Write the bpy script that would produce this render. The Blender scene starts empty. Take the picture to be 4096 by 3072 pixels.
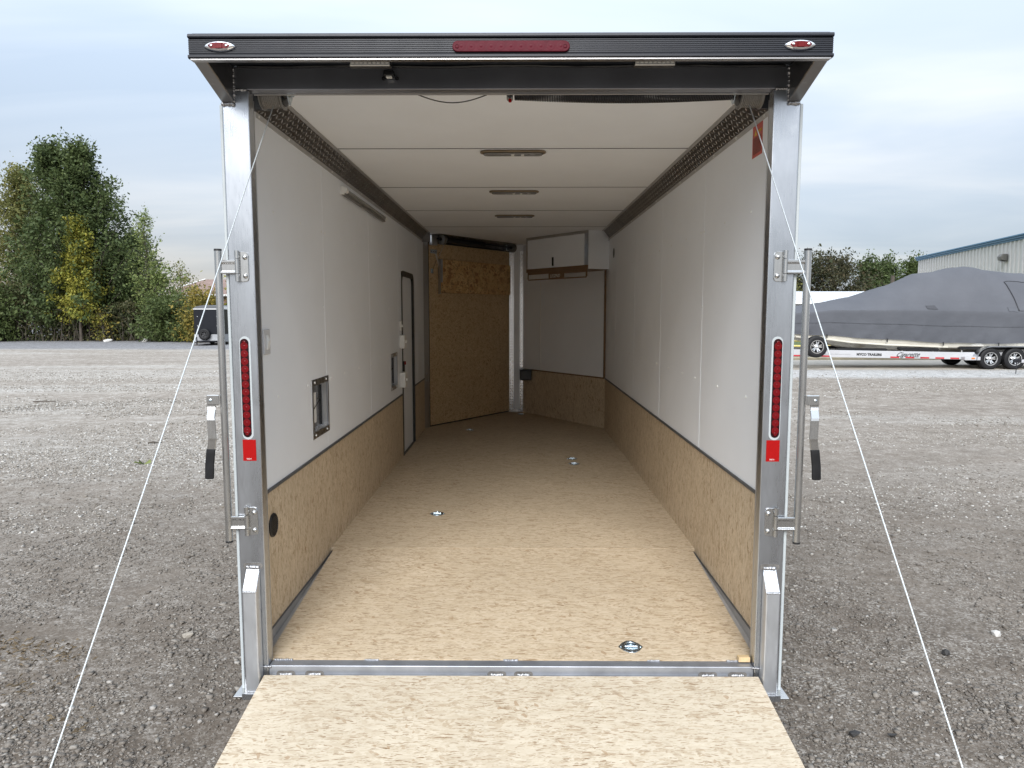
import bpy, bmesh, math, random
import numpy as np
from mathutils import Matrix, Vector, noise as mnoise

random.seed(7)
rng = np.random.default_rng(7)
scn = bpy.context.scene
COL = scn.collection
GZ = -0.47          # ground level; the trailer's rear sill is z = 0, its rear face y = 0

# ------------------------------------------------------------------ camera
cam_d = bpy.data.cameras.new('camera')
cam = bpy.data.objects.new('camera', cam_d)
COL.objects.link(cam)
cam_d.sensor_width = 36.0
cam_d.sensor_fit = 'HORIZONTAL'
cam_d.lens = 2876.75 / 4096 * 36.0
cam_d.clip_start = 0.05
cam_d.clip_end = 2000
pitch, yaw = 0.099913, -0.0070076
fw = Vector((math.sin(yaw) * math.cos(pitch), math.cos(yaw) * math.cos(pitch), -math.sin(pitch)))
rt = Vector((math.cos(yaw), -math.sin(yaw), 0))
up = rt.cross(fw)
Mc = Matrix((rt, up, -fw)).transposed().to_4x4()
Mc.translation = (0.02444, -2.73496, 1.40275)
cam.matrix_world = Mc
scn.camera = cam

# ------------------------------------------------------------------ sky, sun, exposure
SUN_EL, SUN_AZ = math.radians(36), math.radians(187)      # azimuth clockwise from +Y
world = bpy.data.worlds.new('World')
scn.world = world
world.use_nodes = True
wt = world.node_tree
wt.nodes.clear()


def wn(t, **kw):
    n = wt.nodes.new(t)
    for k, v in kw.items():
        setattr(n, k, v)
    return n


def wl(a, b):
    wt.links.new(a, b)


def wmath(op, a, b=None, c=None, clamp=False):
    n = wn('ShaderNodeMath', operation=op, use_clamp=clamp)
    for i, x in enumerate((a, b, c)):
        if x is None:
            continue
        if isinstance(x, (int, float)):
            n.inputs[i].default_value = x
        else:
            wl(x, n.inputs[i])
    return n.outputs[0]


def wramp(fac, stops):
    n = wn('ShaderNodeValToRGB')
    while len(n.color_ramp.elements) > 1:
        n.color_ramp.elements.remove(n.color_ramp.elements[-1])
    n.color_ramp.elements[0].position = stops[0][0]
    n.color_ramp.elements[0].color = (*stops[0][1], 1)
    for p, c in stops[1:]:
        e = n.color_ramp.elements.new(p)
        e.color = (*c, 1)
    wl(fac, n.inputs[0])
    return n.outputs[0]


def wmix(f, a, b):
    n = wn('ShaderNodeMix', data_type='RGBA')
    for i, x in ((0, f), (6, a), (7, b)):
        if isinstance(x, (int, float)):
            n.inputs[i].default_value = x
        elif isinstance(x, tuple):
            n.inputs[i].default_value = (*x, 1)
        else:
            wl(x, n.inputs[i])
    return n.outputs[2]


tc = wn('ShaderNodeTexCoord')
sep = wn('ShaderNodeSeparateXYZ')
wl(tc.outputs['Generated'], sep.inputs[0])
dx, dy, dz = sep.outputs
el = wmath('MAXIMUM', dz, 0.0)
den = wmath('ADD', el, 0.10)
comb = wn('ShaderNodeCombineXYZ')
wl(wmath('DIVIDE', dx, den), comb.inputs[0])
wl(wmath('DIVIDE', dy, den), comb.inputs[1])
n1 = wn('ShaderNodeTexNoise')
n1.inputs['Scale'].default_value = 0.85
n1.inputs['Detail'].default_value = 5
n1.inputs['Roughness'].default_value = 0.5
n1.inputs['Distortion'].default_value = 0.5
mp = wn('ShaderNodeMapping')
mp.inputs['Location'].default_value = (3.1, 1.7, 0)
mp.inputs['Rotation'].default_value = (0, 0, math.radians(-12))
mp.inputs['Scale'].default_value = (0.42, 1.0, 1)
wl(comb.outputs[0], mp.inputs[0])
wl(mp.outputs[0], n1.inputs['Vector'])
cloud = wramp(n1.outputs[0], [(0.32, (0.52, 0.62, 0.75)), (0.50, (0.66, 0.74, 0.84)), (0.66, (0.83, 0.87, 0.92))])
sky = wn('ShaderNodeTexSky', sky_type='NISHITA')
sky.sun_disc = False
sky.sun_elevation = SUN_EL
sky.sun_rotation = SUN_AZ
sky.altitude = 200
sky.dust_density = 2.0
skys = wn('ShaderNodeVectorMath', operation='SCALE')
wl(sky.outputs[0], skys.inputs[0])
skys.inputs['Scale'].default_value = 0.10
# overcast brightening towards the zenith, pale horizon, warm glow low on the left
cie = wmath('MULTIPLY_ADD', el, 1.50, 0.465)
cl2 = wn('ShaderNodeVectorMath', operation='SCALE')
hz = wmath('POWER', wmath('SUBTRACT', 1.0, el, clamp=True), 12.0)
cloud_h = wmix(wmath('MULTIPLY', hz, 0.35), cloud, (0.74, 0.79, 0.84))
gl_az = wmath('MULTIPLY_ADD', dx, -0.52, wmath('MULTIPLY', dy, 0.854))
gl = wmath('MULTIPLY', wmath('POWER', wmath('MAXIMUM', gl_az, 0.0), 14.0),
           wmath('POWER', wmath('SUBTRACT', 1.0, wmath('ABSOLUTE', dz), clamp=True), 17.0))
cloud_w = wmix(wmath('MULTIPLY', gl, 0.9, clamp=True), cloud_h, (0.97, 0.80, 0.63))
wl(cloud_w, cl2.inputs[0])
wl(cie, cl2.inputs['Scale'])
fin = wmix(0.86, skys.outputs[0], cl2.outputs[0])
bg = wn('ShaderNodeBackground')
wl(fin, bg.inputs[0])
bg.inputs[1].default_value = 1.0
wo = wn('ShaderNodeOutputWorld')
wl(bg.outputs[0], wo.inputs[0])

sun_d = bpy.data.lights.new('sun', 'SUN')
sun_d.energy = 2.8
sun_d.angle = math.radians(36)
sun_d.color = (1.0, 0.985, 0.965)
sun = bpy.data.objects.new('sun', sun_d)
COL.objects.link(sun)
sdir = Vector((math.sin(SUN_AZ) * math.cos(SUN_EL), math.cos(SUN_AZ) * math.cos(SUN_EL), math.sin(SUN_EL)))
sun.rotation_euler = sdir.to_track_quat('Z', 'Y').to_euler()
sun.location = sdir * 30

scn.view_settings.view_transform = 'Standard'
scn.view_settings.look = 'None'
scn.view_settings.exposure = 0.62
scn.view_settings.gamma = 1
scn.view_settings.use_curve_mapping = False
scn.cycles.max_bounces = 14
scn.cycles.diffuse_bounces = 9
scn.cycles.glossy_bounces = 5

# ------------------------------------------------------------------ mesh helpers
WM = {}


def smooth_mesh(me, ang):
    if ang is None:
        return
    me.polygons.foreach_set('use_smooth', [True] * len(me.polygons))
    me.set_sharp_from_angle(angle=math.radians(ang))


def link(name, me, mat, parent, world):
    o = bpy.data.objects.new(name, me)
    COL.objects.link(o)
    if mat is not None and me is not None and not me.materials:
        me.materials.append(mat)
    if parent is not None:
        o.parent = parent
        o.matrix_basis = WM[parent.name].inverted() @ world
    else:
        o.matrix_basis = world
    WM[o.name] = world
    return o


class MB:
    def __init__(s):
        s.v, s.f = [], []

    def add(s, vs, fs):
        n = len(s.v)
        s.v += [Vector(p) for p in vs]
        s.f += [[i + n for i in f] for f in fs]
        return s

    def box(s, x0, x1, y0, y1, z0, z1):
        return s.add([(x, y, z) for z in (z0, z1) for y in (y0, y1) for x in (x0, x1)],
                     [(0, 2, 3, 1), (4, 5, 7, 6), (0, 1, 5, 4), (2, 6, 7, 3), (0, 4, 6, 2), (1, 3, 7, 5)])

    def prism(s, poly, off):
        off = Vector(off)
        n = len(poly)
        vs = [Vector(p) for p in poly]
        return s.add(vs + [p + off for p in vs],
                     [list(range(n))[::-1], list(range(n, 2 * n))] + [(i, (i + 1) % n, (i + 1) % n + n, i + n) for i in range(n)])

    def tube(s, pts, r, n=8, caps=True):
        pts = [Vector(p) for p in pts]
        rs = r if isinstance(r, (list, tuple)) else [r] * len(pts)
        rings, ref = [], None
        for i, p in enumerate(pts):
            a = pts[max(i - 1, 0)]
            b = pts[min(i + 1, len(pts) - 1)]
            d = (b - a).normalized()
            if ref is None:
                ref = d.orthogonal().normalized()
            ref = (ref - d * ref.dot(d))
            ref = ref.normalized() if ref.length > 1e-6 else d.orthogonal().normalized()
            q = d.cross(ref)
            rings.append([p + (ref * math.cos(2 * math.pi * k / n) + q * math.sin(2 * math.pi * k / n)) * rs[i] for k in range(n)])
        vs = [p for rg in rings for p in rg]
        fs = []
        for i in range(len(pts) - 1):
            for k in range(n):
                fs.append((i * n + k, i * n + (k + 1) % n, (i + 1) * n + (k + 1) % n, (i + 1) * n + k))
        if caps:
            fs.append(list(range(n))[::-1])
            fs.append([(len(pts) - 1) * n + k for k in range(n)])
        return s.add(vs, fs)

    def lathe(s, prof, o, ax, n=24, closed=False):
        """prof: (radius, height along axis)"""
        ax = Vector(ax).normalized()
        u = ax.orthogonal().normalized()
        w = ax.cross(u)
        o = Vector(o)
        vs, fs = [], []
        for r, h in prof:
            for k in range(n):
                a = 2 * math.pi * k / n
                vs.append(o + ax * h + (u * math.cos(a) + w * math.sin(a)) * max(r, 1e-5))
        m = len(prof)
        for i in range(m if closed else m - 1):
            j = (i + 1) % m
            for k in range(n):
                fs.append((i * n + k, i * n + (k + 1) % n, j * n + (k + 1) % n, j * n + k))
        if not closed:
            fs.append(list(range(n))[::-1])
            fs.append([(m - 1) * n + k for k in range(n)])
        return s.add(vs, fs)

    def ball(s, c, r, n=10, m=6, sc=(1, 1, 1)):
        c = Vector(c)
        vs, fs = [], []
        for i in range(m + 1):
            t = math.pi * i / m
            for k in range(n):
                a = 2 * math.pi * k / n
                rr = max(math.sin(t), 1e-4)
                vs.append(c + Vector((rr * math.cos(a) * sc[0], rr * math.sin(a) * sc[1], math.cos(t) * sc[2])) * r)
        for i in range(m):
            for k in range(n):
                fs.append((i * n + k, (i + 1) * n + k, (i + 1) * n + (k + 1) % n, i * n + (k + 1) % n))
        return s.add(vs, fs)

    def capsule(s, c, u, v, nrm, hl, r, h, n=8):
        """stadium plate: centre c, long axis u, short axis v, raised by h along nrm"""
        c, u, v, nrm = Vector(c), Vector(u), Vector(v), Vector(nrm)
        poly = []
        for k in range(n + 1):
            a = -math.pi / 2 + math.pi * k / n
            poly.append(c + u * (hl - r + r * math.cos(a)) + v * r * math.sin(a))
        for k in range(n + 1):
            a = math.pi / 2 + math.pi * k / n
            poly.append(c + u * (-(hl - r) + r * math.cos(a)) + v * r * math.sin(a))
        return s.prism(poly, nrm * h)

    def xf(s, M):
        s.v = [M @ p for p in s.v]
        return s

    def mesh(s, name, bevel=0, smooth=None, seg=1, fix=True, center=True):
        me = bpy.data.meshes.new(name)
        if center:
            lo = Vector([min(p[i] for p in s.v) for i in range(3)])
            hi = Vector([max(p[i] for p in s.v) for i in range(3)])
            c = (lo + hi) / 2
        else:
            c = Vector((0, 0, 0))
        me.from_pydata([tuple(p - c) for p in s.v], [], [tuple(f) for f in s.f])
        if bevel or fix:
            bm = bmesh.new()
            bm.from_mesh(me)
            if bevel:
                bmesh.ops.remove_doubles(bm, verts=bm.verts, dist=1e-6)
            if fix:
                bmesh.ops.recalc_face_normals(bm, faces=bm.faces)
            if bevel:
                es = [e for e in bm.edges if len(e.link_faces) == 2 and e.calc_face_angle(0) > math.radians(35)]
                bmesh.ops.bevel(bm, geom=es, offset=bevel, segments=seg, affect='EDGES', profile=0.5, clamp_overlap=True)
            bm.to_mesh(me)
            bm.free()
        smooth_mesh(me, smooth)
        return me, c

    def build(s, name, mat, parent=None, bevel=0, smooth=None, seg=1, label=None, kind=None, cat=None, group=None, fix=True):
        me, c = s.mesh(name, bevel, smooth, seg, fix)
        o = link(name, me, mat, parent, Matrix.Translation(c))
        tag(o, label, cat, group, kind)
        return o


def tag(o, label=None, cat=None, group=None, kind=None):
    if label:
        o['label'] = label
    if cat:
        o['category'] = cat
    if group:
        o['group'] = group
    if kind:
        o['kind'] = kind
    return o


def root(name, loc, label, cat, group=None, rz=0):
    o = bpy.data.objects.new(name, None)
    o.empty_display_size = 0.2
    COL.objects.link(o)
    Mw = Matrix.Translation(loc) @ Matrix.Rotation(rz, 4, 'Z')
    o.matrix_basis = Mw
    WM[o.name] = Mw
    return tag(o, label, cat, group)


def inst(name, me, mat, parent, M, **kw):
    """another object on shared mesh data, world matrix M"""
    o = link(name, me, mat, parent, M)
    return tag(o, **kw)


def T(x, y, z):
    return Matrix.Translation((x, y, z))


def frame(o, u, v, w):
    m = Matrix((Vector(u), Vector(v), Vector(w))).transposed().to_4x4()
    m.translation = o
    return m


def text(name, s, size, o, u, v, mat, parent, depth=0.001, shear=0.0, xs=1.0, space=1.0, bold=0.0):
    """flat lettering: origin o (lower left), reading direction u, up v"""
    cu = bpy.data.curves.new(name, 'FONT')
    cu.body = s
    cu.size = size
    cu.extrude = depth
    cu.shear = shear
    cu.space_character = space
    cu.resolution_u = 3
    cu.offset = bold
    t = bpy.data.objects.new(name, cu)
    COL.objects.link(t)
    dg = bpy.context.evaluated_depsgraph_get()
    me = bpy.data.meshes.new_from_object(t.evaluated_get(dg))
    bpy.data.objects.remove(t)
    bpy.data.curves.remove(cu)
    u, v = Vector(u).normalized(), Vector(v).normalized()
    M = frame(o, u * xs, v, u.cross(v))
    me.transform(M)
    me.materials.clear()
    me.materials.append(mat)
    return link(name, me, mat, parent, Matrix.Identity(4))


# ------------------------------------------------------------------ material helpers
class NT:
    def __init__(s, name):
        s.m = bpy.data.materials.new(name)
        s.m.use_nodes = True
        s.t = s.m.node_tree
        s.p = s.t.nodes['Principled BSDF']
        s.tc = s.t.nodes.new('ShaderNodeTexCoord')
        s.vec = s.tc.outputs['Object']

    def n(s, t, **kw):
        n = s.t.nodes.new(t)
        for k, v in kw.items():
            setattr(n, k, v)
        return n

    def put(s, sock, x):
        if isinstance(x, bpy.types.NodeSocket):
            s.t.links.new(x, sock)
        elif isinstance(x, tuple):
            sock.default_value = (*x, 1) if len(x) == 3 and sock.type == 'RGBA' else x
        else:
            sock.default_value = x

    def mapv(s, scale=(1, 1, 1), rot=(0, 0, 0), loc=(0, 0, 0), v=None):
        n = s.n('ShaderNodeMapping')
        s.put(n.inputs[0], v or s.vec)
        n.inputs['Scale'].default_value = scale
        n.inputs['Rotation'].default_value = rot
        n.inputs['Location'].default_value = loc
        return n.outputs[0]

    def noise(s, scale, detail=3, rough=0.5, v=None, dist=0.0, col=False):
        n = s.n('ShaderNodeTexNoise')
        s.put(n.inputs['Vector'], v or s.vec)
        n.inputs['Scale'].default_value = scale
        n.inputs['Detail'].default_value = detail
        n.inputs['Roughness'].default_value = rough
        n.inputs['Distortion'].default_value = dist
        return n.outputs[1 if col else 0]

    def voro(s, scale, v=None, out=1, feature='F1', rnd=1.0):
        n = s.n('ShaderNodeTexVoronoi', feature=feature)
        s.put(n.inputs['Vector'], v or s.vec)
        n.inputs['Scale'].default_value = scale
        n.inputs['Randomness'].default_value = rnd
        return n.outputs[out]

    def math(s, op, a, b=0.0, c=0.0, clamp=False):
        n = s.n('ShaderNodeMath', operation=op, use_clamp=clamp)
        for i, x in enumerate((a, b, c)):
            s.put(n.inputs[i], x)
        return n.outputs[0]

    def ramp(s, fac, stops, interp='LINEAR'):
        n = s.n('ShaderNodeValToRGB')
        cr = n.color_ramp
        cr.interpolation = interp
        while len(cr.elements) > 1:
            cr.elements.remove(cr.elements[-1])
        f = lambda c: (*c, 1) if isinstance(c, tuple) else (c, c, c, 1)
        cr.elements[0].position, cr.elements[0].color = stops[0][0], f(stops[0][1])
        for p, c in stops[1:]:
            e = cr.elements.new(p)
            e.color = f(c)
        s.put(n.inputs[0], fac)
        return n.outputs[0]

    def mix(s, f, a, b, blend='MIX'):
        n = s.n('ShaderNodeMix', data_type='RGBA', blend_type=blend)
        s.put(n.inputs[0], f)
        s.put(n.inputs[6], a)
        s.put(n.inputs[7], b)
        return n.outputs[2]

    def bump(s, h, strength=0.3, dist=0.002, nrm=None):
        n = s.n('ShaderNodeBump')
        n.inputs['Strength'].default_value = strength
        n.inputs['Distance'].default_value = dist
        s.put(n.inputs['Height'], h)
        if nrm is not None:
            s.put(n.inputs['Normal'], nrm)
        return n.outputs[0]

    def set(s, **kw):
        names = dict(base='Base Color', rough='Roughness', metal='Metallic', normal='Normal', spec='Specular IOR Level',
                     coat='Coat Weight', trans='Transmission Weight', emis='Emission Color', ems='Emission Strength', alpha='Alpha',
                     ior='IOR', sss='Subsurface Weight')
        for k, v in kw.items():
            s.put(s.p.inputs[names[k]], v)
        return s

    def sepc(s, c, i):
        n = s.n('ShaderNodeSeparateColor')
        s.put(n.inputs[0], c)
        return n.outputs[i]


def plain(name, base, rough=0.5, metal=0.0, var=0.12, scale=8, bump=0.0, bscale=80, spec=0.5, rvar=0.08, coat=0.0):
    k = NT(name)
    nz = k.noise(scale, 4, 0.6)
    lo = tuple(c * (1 - var) for c in base)
    hi = tuple(min(1, c * (1 + var)) for c in base)
    k.set(base=k.ramp(nz, [(0.3, lo), (0.7, hi)]), metal=metal, spec=spec, coat=coat,
          rough=k.math('MULTIPLY_ADD', k.noise(scale * 1.7, 3), rvar * 2, rough - rvar))
    if bump:
        k.set(normal=k.bump(k.noise(bscale, 3), bump))
    return k.m


def alu(name, base=(0.545, 0.57, 0.61), rough=0.24, stretch=(30, 30, 2.0), smudge=0.09):
    """mill-finish aluminium: drawn grain, cloudy smudges, a few pale scuffs"""
    k = NT(name)
    grain = k.noise(9, 2, 0.5, k.mapv(stretch))
    sm = k.noise(5.5, 5, 0.62, k.mapv((1, 1, 0.45)), dist=0.6)
    scuff = k.ramp(k.noise(14, 4, 0.7, k.mapv((1, 1, 0.6))), [(0.60, 0.0), (0.72, 1.0)])
    c = k.ramp(sm, [(0.32, tuple(x * 0.86 for x in base)), (0.7, base)])
    c = k.mix(k.math('MULTIPLY', scuff, 0.22), c, (0.86, 0.87, 0.88))
    r = k.math('MULTIPLY_ADD', sm, smudge * 2, rough - smudge)
    r = k.math('MULTIPLY_ADD', grain, 0.10, r)
    k.set(base=c, metal=1.0, rough=r, normal=k.bump(grain, 0.06, 0.001))
    return k.m


def osb(name, tones, along, bright=1.0, strand=1.0, dark=(0.17, 0.10, 0.045), rough=0.62, chips=0.5):
    """strand board; along = the axis the strands follow"""
    k = NT(name)
    warp = k.noise(9 / strand, 3, 0.5, col=True)
    wv = k.n('ShaderNodeVectorMath', operation='MULTIPLY_ADD')
    k.put(wv.inputs[0], warp)
    wv.inputs[1].default_value = (0.035 * strand,) * 3
    k.put(wv.inputs[2], k.vec)
    v = wv.outputs[0]
    sc = [85.0 / strand] * 3
    sc[along] = 17.0 / strand
    cells = []
    for q, (ang, f) in enumerate(((0.0, 1.0), (0.32, 0.62), (-0.38, 1.45), (0.8, 1.0))):
        rots = [ang if ax != along else 0 for ax in range(3)]
        rv = k.mapv((1, 1, 1), tuple(rots), (q * 1.7, q * 0.9, q * 2.3), v)
        cells.append(k.voro(f, k.mapv(tuple(sc), v=rv)))
    a = k.sepc(cells[0], 0)
    b = k.sepc(cells[1], 1)
    c3 = k.sepc(cells[2], 0)
    d4 = k.sepc(cells[3], 2)
    t = [tuple(x * bright for x in c) for c in tones]
    dk = tuple(x * bright for x in dark)
    ca = k.ramp(a, [(0.0, t[0]), (0.4, t[1]), (0.8, t[2]), (0.97, t[3])])
    cb = k.ramp(b, [(0.0, t[2]), (0.35, t[0]), (0.8, t[1]), (0.98, t[3])])
    col = k.mix(k.math('GREATER_THAN', c3, 0.5), ca, cb)
    # fine drawn-out fibres, pale and dark
    fs = [150.0 / strand] * 3
    fs[along] = 15.0 / strand
    fib = k.noise(1.0, 4, 0.68, k.mapv(tuple(fs), v=v))
    fs2 = [210.0 / strand] * 3
    fs2[along] = 21.0 / strand
    fib2 = k.noise(1.0, 2, 0.6, k.mapv(tuple(fs2), (0.25 if along != 0 else 0, 0.25 if along != 1 else 0, 0.25 if along != 2 else 0), v=v))
    col = k.mix(k.ramp(fib, [(0.54, 0.0), (0.68, 0.30)]), col, tuple(x * 0.8 for x in t[3]))
    col = k.mix(k.ramp(fib, [(0.30, 0.55), (0.44, 0.0)]), col, tuple(min(1, x * 1.2) for x in t[1]))
    # short dark slivers, in loose drifts
    gate = k.noise(5 / strand, 3, 0.6)
    sl = k.math('MULTIPLY', k.ramp(fib2, [(0.620 - 0.02 * chips, 0.0), (0.655, 1.0)]), k.ramp(gate, [(0.36, 0.2), (0.56, 1.0)]))
    col = k.mix(k.math('MULTIPLY', sl, 0.92), col, dk)
    fib3 = k.noise(1.0, 2, 0.6, k.mapv(tuple(x * 0.75 for x in fs2), (0.55 if along != 0 else 0, 0.62 if along != 1 else 0, 0.62 if along != 2 else 0), (4.0, 2.0, 7.0), v=v))
    fib4 = k.noise(1.0, 2, 0.6, k.mapv(tuple(x * 0.8 for x in fs2), (-0.7 if along != 0 else 0, -0.7 if along != 1 else 0, -0.7 if along != 2 else 0), (9.0, 3.0, 1.0), v=v))
    sl2 = k.math('MAXIMUM', k.ramp(fib3, [(0.640, 0.0), (0.67, 1.0)]), k.ramp(fib4, [(0.640, 0.0), (0.67, 1.0)]))
    col = k.mix(k.math('MULTIPLY', sl2, 0.8), col, tuple(x * 1.15 for x in dk))
    chip = k.math('MULTIPLY', k.math('GREATER_THAN', d4, 0.978 - 0.012 * chips), k.ramp(gate, [(0.42, 0.0), (0.6, 1.0)]))
    col = k.mix(k.math('MULTIPLY', chip, 0.6), col, tuple(x * 1.5 for x in dk))
    big = k.noise(1.6, 3, 0.5)
    col = k.mix(k.ramp(big, [(0.35, 0.22), (0.65, 0.0)]), col, tuple(x * 0.72 for x in t[2]))
    hgt = k.math('MULTIPLY_ADD', fib, 0.6, k.math('MULTIPLY', a, 0.4))
    k.set(base=col, rough=k.math('MULTIPLY_ADD', b, 0.15, rough - 0.05), spec=0.35, normal=k.bump(hgt, 0.22, 0.0012))
    return k.m


MT = {}
MT['alu'] = alu('mill_aluminium')
MT['alu_x'] = alu('mill_aluminium_cross', stretch=(2.0, 30, 30), base=(0.62, 0.63, 0.66), rough=0.24)
MT['alu_dull'] = alu('dull_aluminium', base=(0.60, 0.59, 0.58), rough=0.45)
MT['alu_matte'] = plain('weathered_aluminium', (0.40, 0.38, 0.36), 0.5, 0.15, 0.12, 8)
MT['sill_alu'] = plain('sill_aluminium', (0.36, 0.38, 0.42), 0.42, 0.75, 0.2, 7)
MT['header_alu'] = plain('header_aluminium_dark_reflection', (0.30, 0.31, 0.345), 0.32, 0.8, 0.15, 3)  # bare aluminium with the dark canopy's reflection put into its base colour
MT['stub_alu'] = alu('stub_aluminium', base=(0.68, 0.70, 0.73), rough=0.42)
MT['cap_alu'] = plain('dull_cap_aluminium', (0.42, 0.44, 0.47), 0.4, 0.9, 0.1, 10)
MT['alu_arm'] = alu('shaded_arm_aluminium', base=(0.36, 0.35, 0.345), rough=0.28)  # darker copy of aluminium: ground reflection on undersides put into the base colour
MT['stainless'] = alu('stainless_steel', base=(0.58, 0.58, 0.575), rough=0.22, smudge=0.07)
MT['weld'] = plain('weld_bead', (0.42, 0.42, 0.43), 0.38, 1.0, 0.25, 60, 0.5, 140)
MT['weld_dark'] = plain('weld_soot', (0.20, 0.19, 0.18), 0.5, 0.6, 0.4, 40)
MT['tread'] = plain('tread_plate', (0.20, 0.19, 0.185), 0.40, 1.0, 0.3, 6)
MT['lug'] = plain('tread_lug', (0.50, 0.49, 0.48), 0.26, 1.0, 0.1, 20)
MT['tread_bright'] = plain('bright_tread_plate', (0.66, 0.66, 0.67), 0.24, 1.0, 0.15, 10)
MT['chrome'] = plain('chrome', (0.88, 0.88, 0.89), 0.07, 1.0, 0.03, 10, rvar=0.02)
MT['zinc'] = plain('zinc_plate', (0.50, 0.56, 0.60), 0.25, 1.0, 0.2, 30)
MT['fascia'] = plain('black_fascia_paint', (0.010, 0.012, 0.019), 0.38, 0.0, 0.15, 6, spec=0.4)
MT['navy'] = plain('black_painted_skin', (0.016, 0.018, 0.024), 0.40, 0.0, 0.2, 3)
MT['white_wall'] = plain('white_wall_board', (0.84, 0.868, 0.905), 0.5, 0.0, 0.02, 2.5, 0.04, 300, spec=0.4)
MT['white_ceil'] = plain('white_ceiling_board', (0.85, 0.872, 0.90), 0.55, 0.0, 0.025, 2.0, 0.04, 300, spec=0.3)
MT['white_trim'] = plain('white_moulding', (0.78, 0.78, 0.765), 0.42, 0.0, 0.02)
MT['plate_grey'] = plain('pale_grey_plastic', (0.56, 0.56, 0.57), 0.4, 0.0, 0.02)
MT['white_plastic'] = plain('white_plastic', (0.80, 0.80, 0.78), 0.35, 0.0, 0.02)
MT['grey_trim'] = plain('dark_grey_moulding', (0.085, 0.087, 0.092), 0.45, 0.0, 0.1)
MT['brown_trim'] = plain('brown_wood_trim', (0.17, 0.098, 0.05), 0.55, 0.0, 0.2, 30)
MT['brown_rail'] = plain('brown_rail', (0.20, 0.12, 0.065), 0.5, 0.0, 0.08)
MT['black_plastic'] = plain('black_plastic', (0.014, 0.014, 0.015), 0.42, 0.0, 0.2)
MT['rubber'] = plain('black_rubber', (0.009, 0.009, 0.010), 0.6, 0.0, 0.3, 25, 0.15, spec=0.3)
MT['black_steel'] = plain('black_spring_steel', (0.035, 0.036, 0.042), 0.38, 0.7, 0.3, 40)
MT['drum'] = plain('grey_cast_drum', (0.26, 0.25, 0.235), 0.45, 0.8, 0.15)
MT['red_lens'] = plain('red_lens', (0.12, 0.003, 0.006), 0.2, 0.0, 0.15, 40, coat=0.4)
MT['red_led'] = plain('red_led_lens', (0.125, 0.002, 0.004), 0.3, 0.0, 0.25, 120, spec=0.25)
MT['red_dark'] = plain('dark_red_housing', (0.020, 0.001, 0.002), 0.3, 0.0, 0.2, 40, spec=0.25)
MT['pink_lens'] = plain('hazy_red_lens', (0.085, 0.006, 0.014), 0.5, 0.0, 0.15, 40, spec=0.15)
MT['red_tape'] = plain('red_reflector_tape', (0.30, 0.003, 0.003), 0.5, 0.0, 0.05, 60, spec=0.15)
MT['sticker'] = plain('red_orange_sticker', (0.50, 0.055, 0.03), 0.4, 0.0, 0.04)
MT['yellow'] = plain('yellow_ink', (0.62, 0.45, 0.04), 0.5, 0.0, 0.04)
MT['black_ink'] = plain('black_ink', (0.02, 0.02, 0.02), 0.5, 0.0, 0.04)
MT['white_ink'] = plain('white_ink', (0.78, 0.78, 0.78), 0.5, 0.0, 0.04)
MT['gasket'] = plain('pale_gasket', (0.40, 0.43, 0.44), 0.5, 0.0, 0.06)
MT['led_cover'] = plain('clear_led_cover', (0.62, 0.62, 0.60), 0.22, 0.0, 0.1, 60, coat=0.3)
MT['strip_glass'] = plain('grey_strip_glass', (0.26, 0.26, 0.25), 0.2, 0.0, 0.1)
MT['led_dot'] = plain('led_dot', (0.80, 0.79, 0.74), 0.15, 0.0, 0.1, 60)
MT['bronze'] = plain('bronze_bezel', (0.20, 0.155, 0.10), 0.35, 0.3, 0.1)
MT['smoke_lens'] = plain('smoke_lens', (0.20, 0.20, 0.20), 0.25, 0.0, 0.1)
MT['wire_rope'] = plain('wire_rope', (0.52, 0.55, 0.56), 0.42, 0.5, 0.15, 200, 0.6, 500)
MT['dark_wire'] = plain('dark_wire', (0.05, 0.05, 0.05), 0.6, 0.0, 0.2)
MT['strap'] = plain('webbing_strap', (0.55, 0.53, 0.48), 0.8, 0.0, 0.1)
MT['pine'] = plain('pine_block', (0.55, 0.40, 0.22), 0.65, 0.0, 0.2, 30)
TONE = [(0.500, 0.402, 0.280), (0.550, 0.452, 0.328), (0.462, 0.366, 0.250), (0.385, 0.292, 0.188)]
PALE = [(0.490, 0.420, 0.318), (0.530, 0.464, 0.362), (0.455, 0.382, 0.283), (0.39, 0.312, 0.218)]
MT['osb_ramp'] = osb('strand_board_ramp', PALE, 0, 1.0, 1.0, chips=0.4)
MT['osb_floor'] = osb('strand_board_floor', TONE, 0, 1.02, 1.0, chips=0.6)
MT['osb_wall'] = osb('strand_board_wall', TONE, 2, 1.16, 1.1, chips=0.5)
MT['osb_door'] = osb('strand_board_door', [(0.58, 0.42, 0.235), (0.66, 0.495, 0.295), (0.51, 0.36, 0.195), (0.41, 0.27, 0.135)], 0, 1.0, 1.3, chips=0.6)
MT['osb_hatch'] = osb('strand_board_hatch', [(0.62, 0.39, 0.17), (0.70, 0.48, 0.23), (0.52, 0.31, 0.125), (0.34, 0.17, 0.065)], 0, 1.0, 3.6, chips=1.6)


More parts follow.
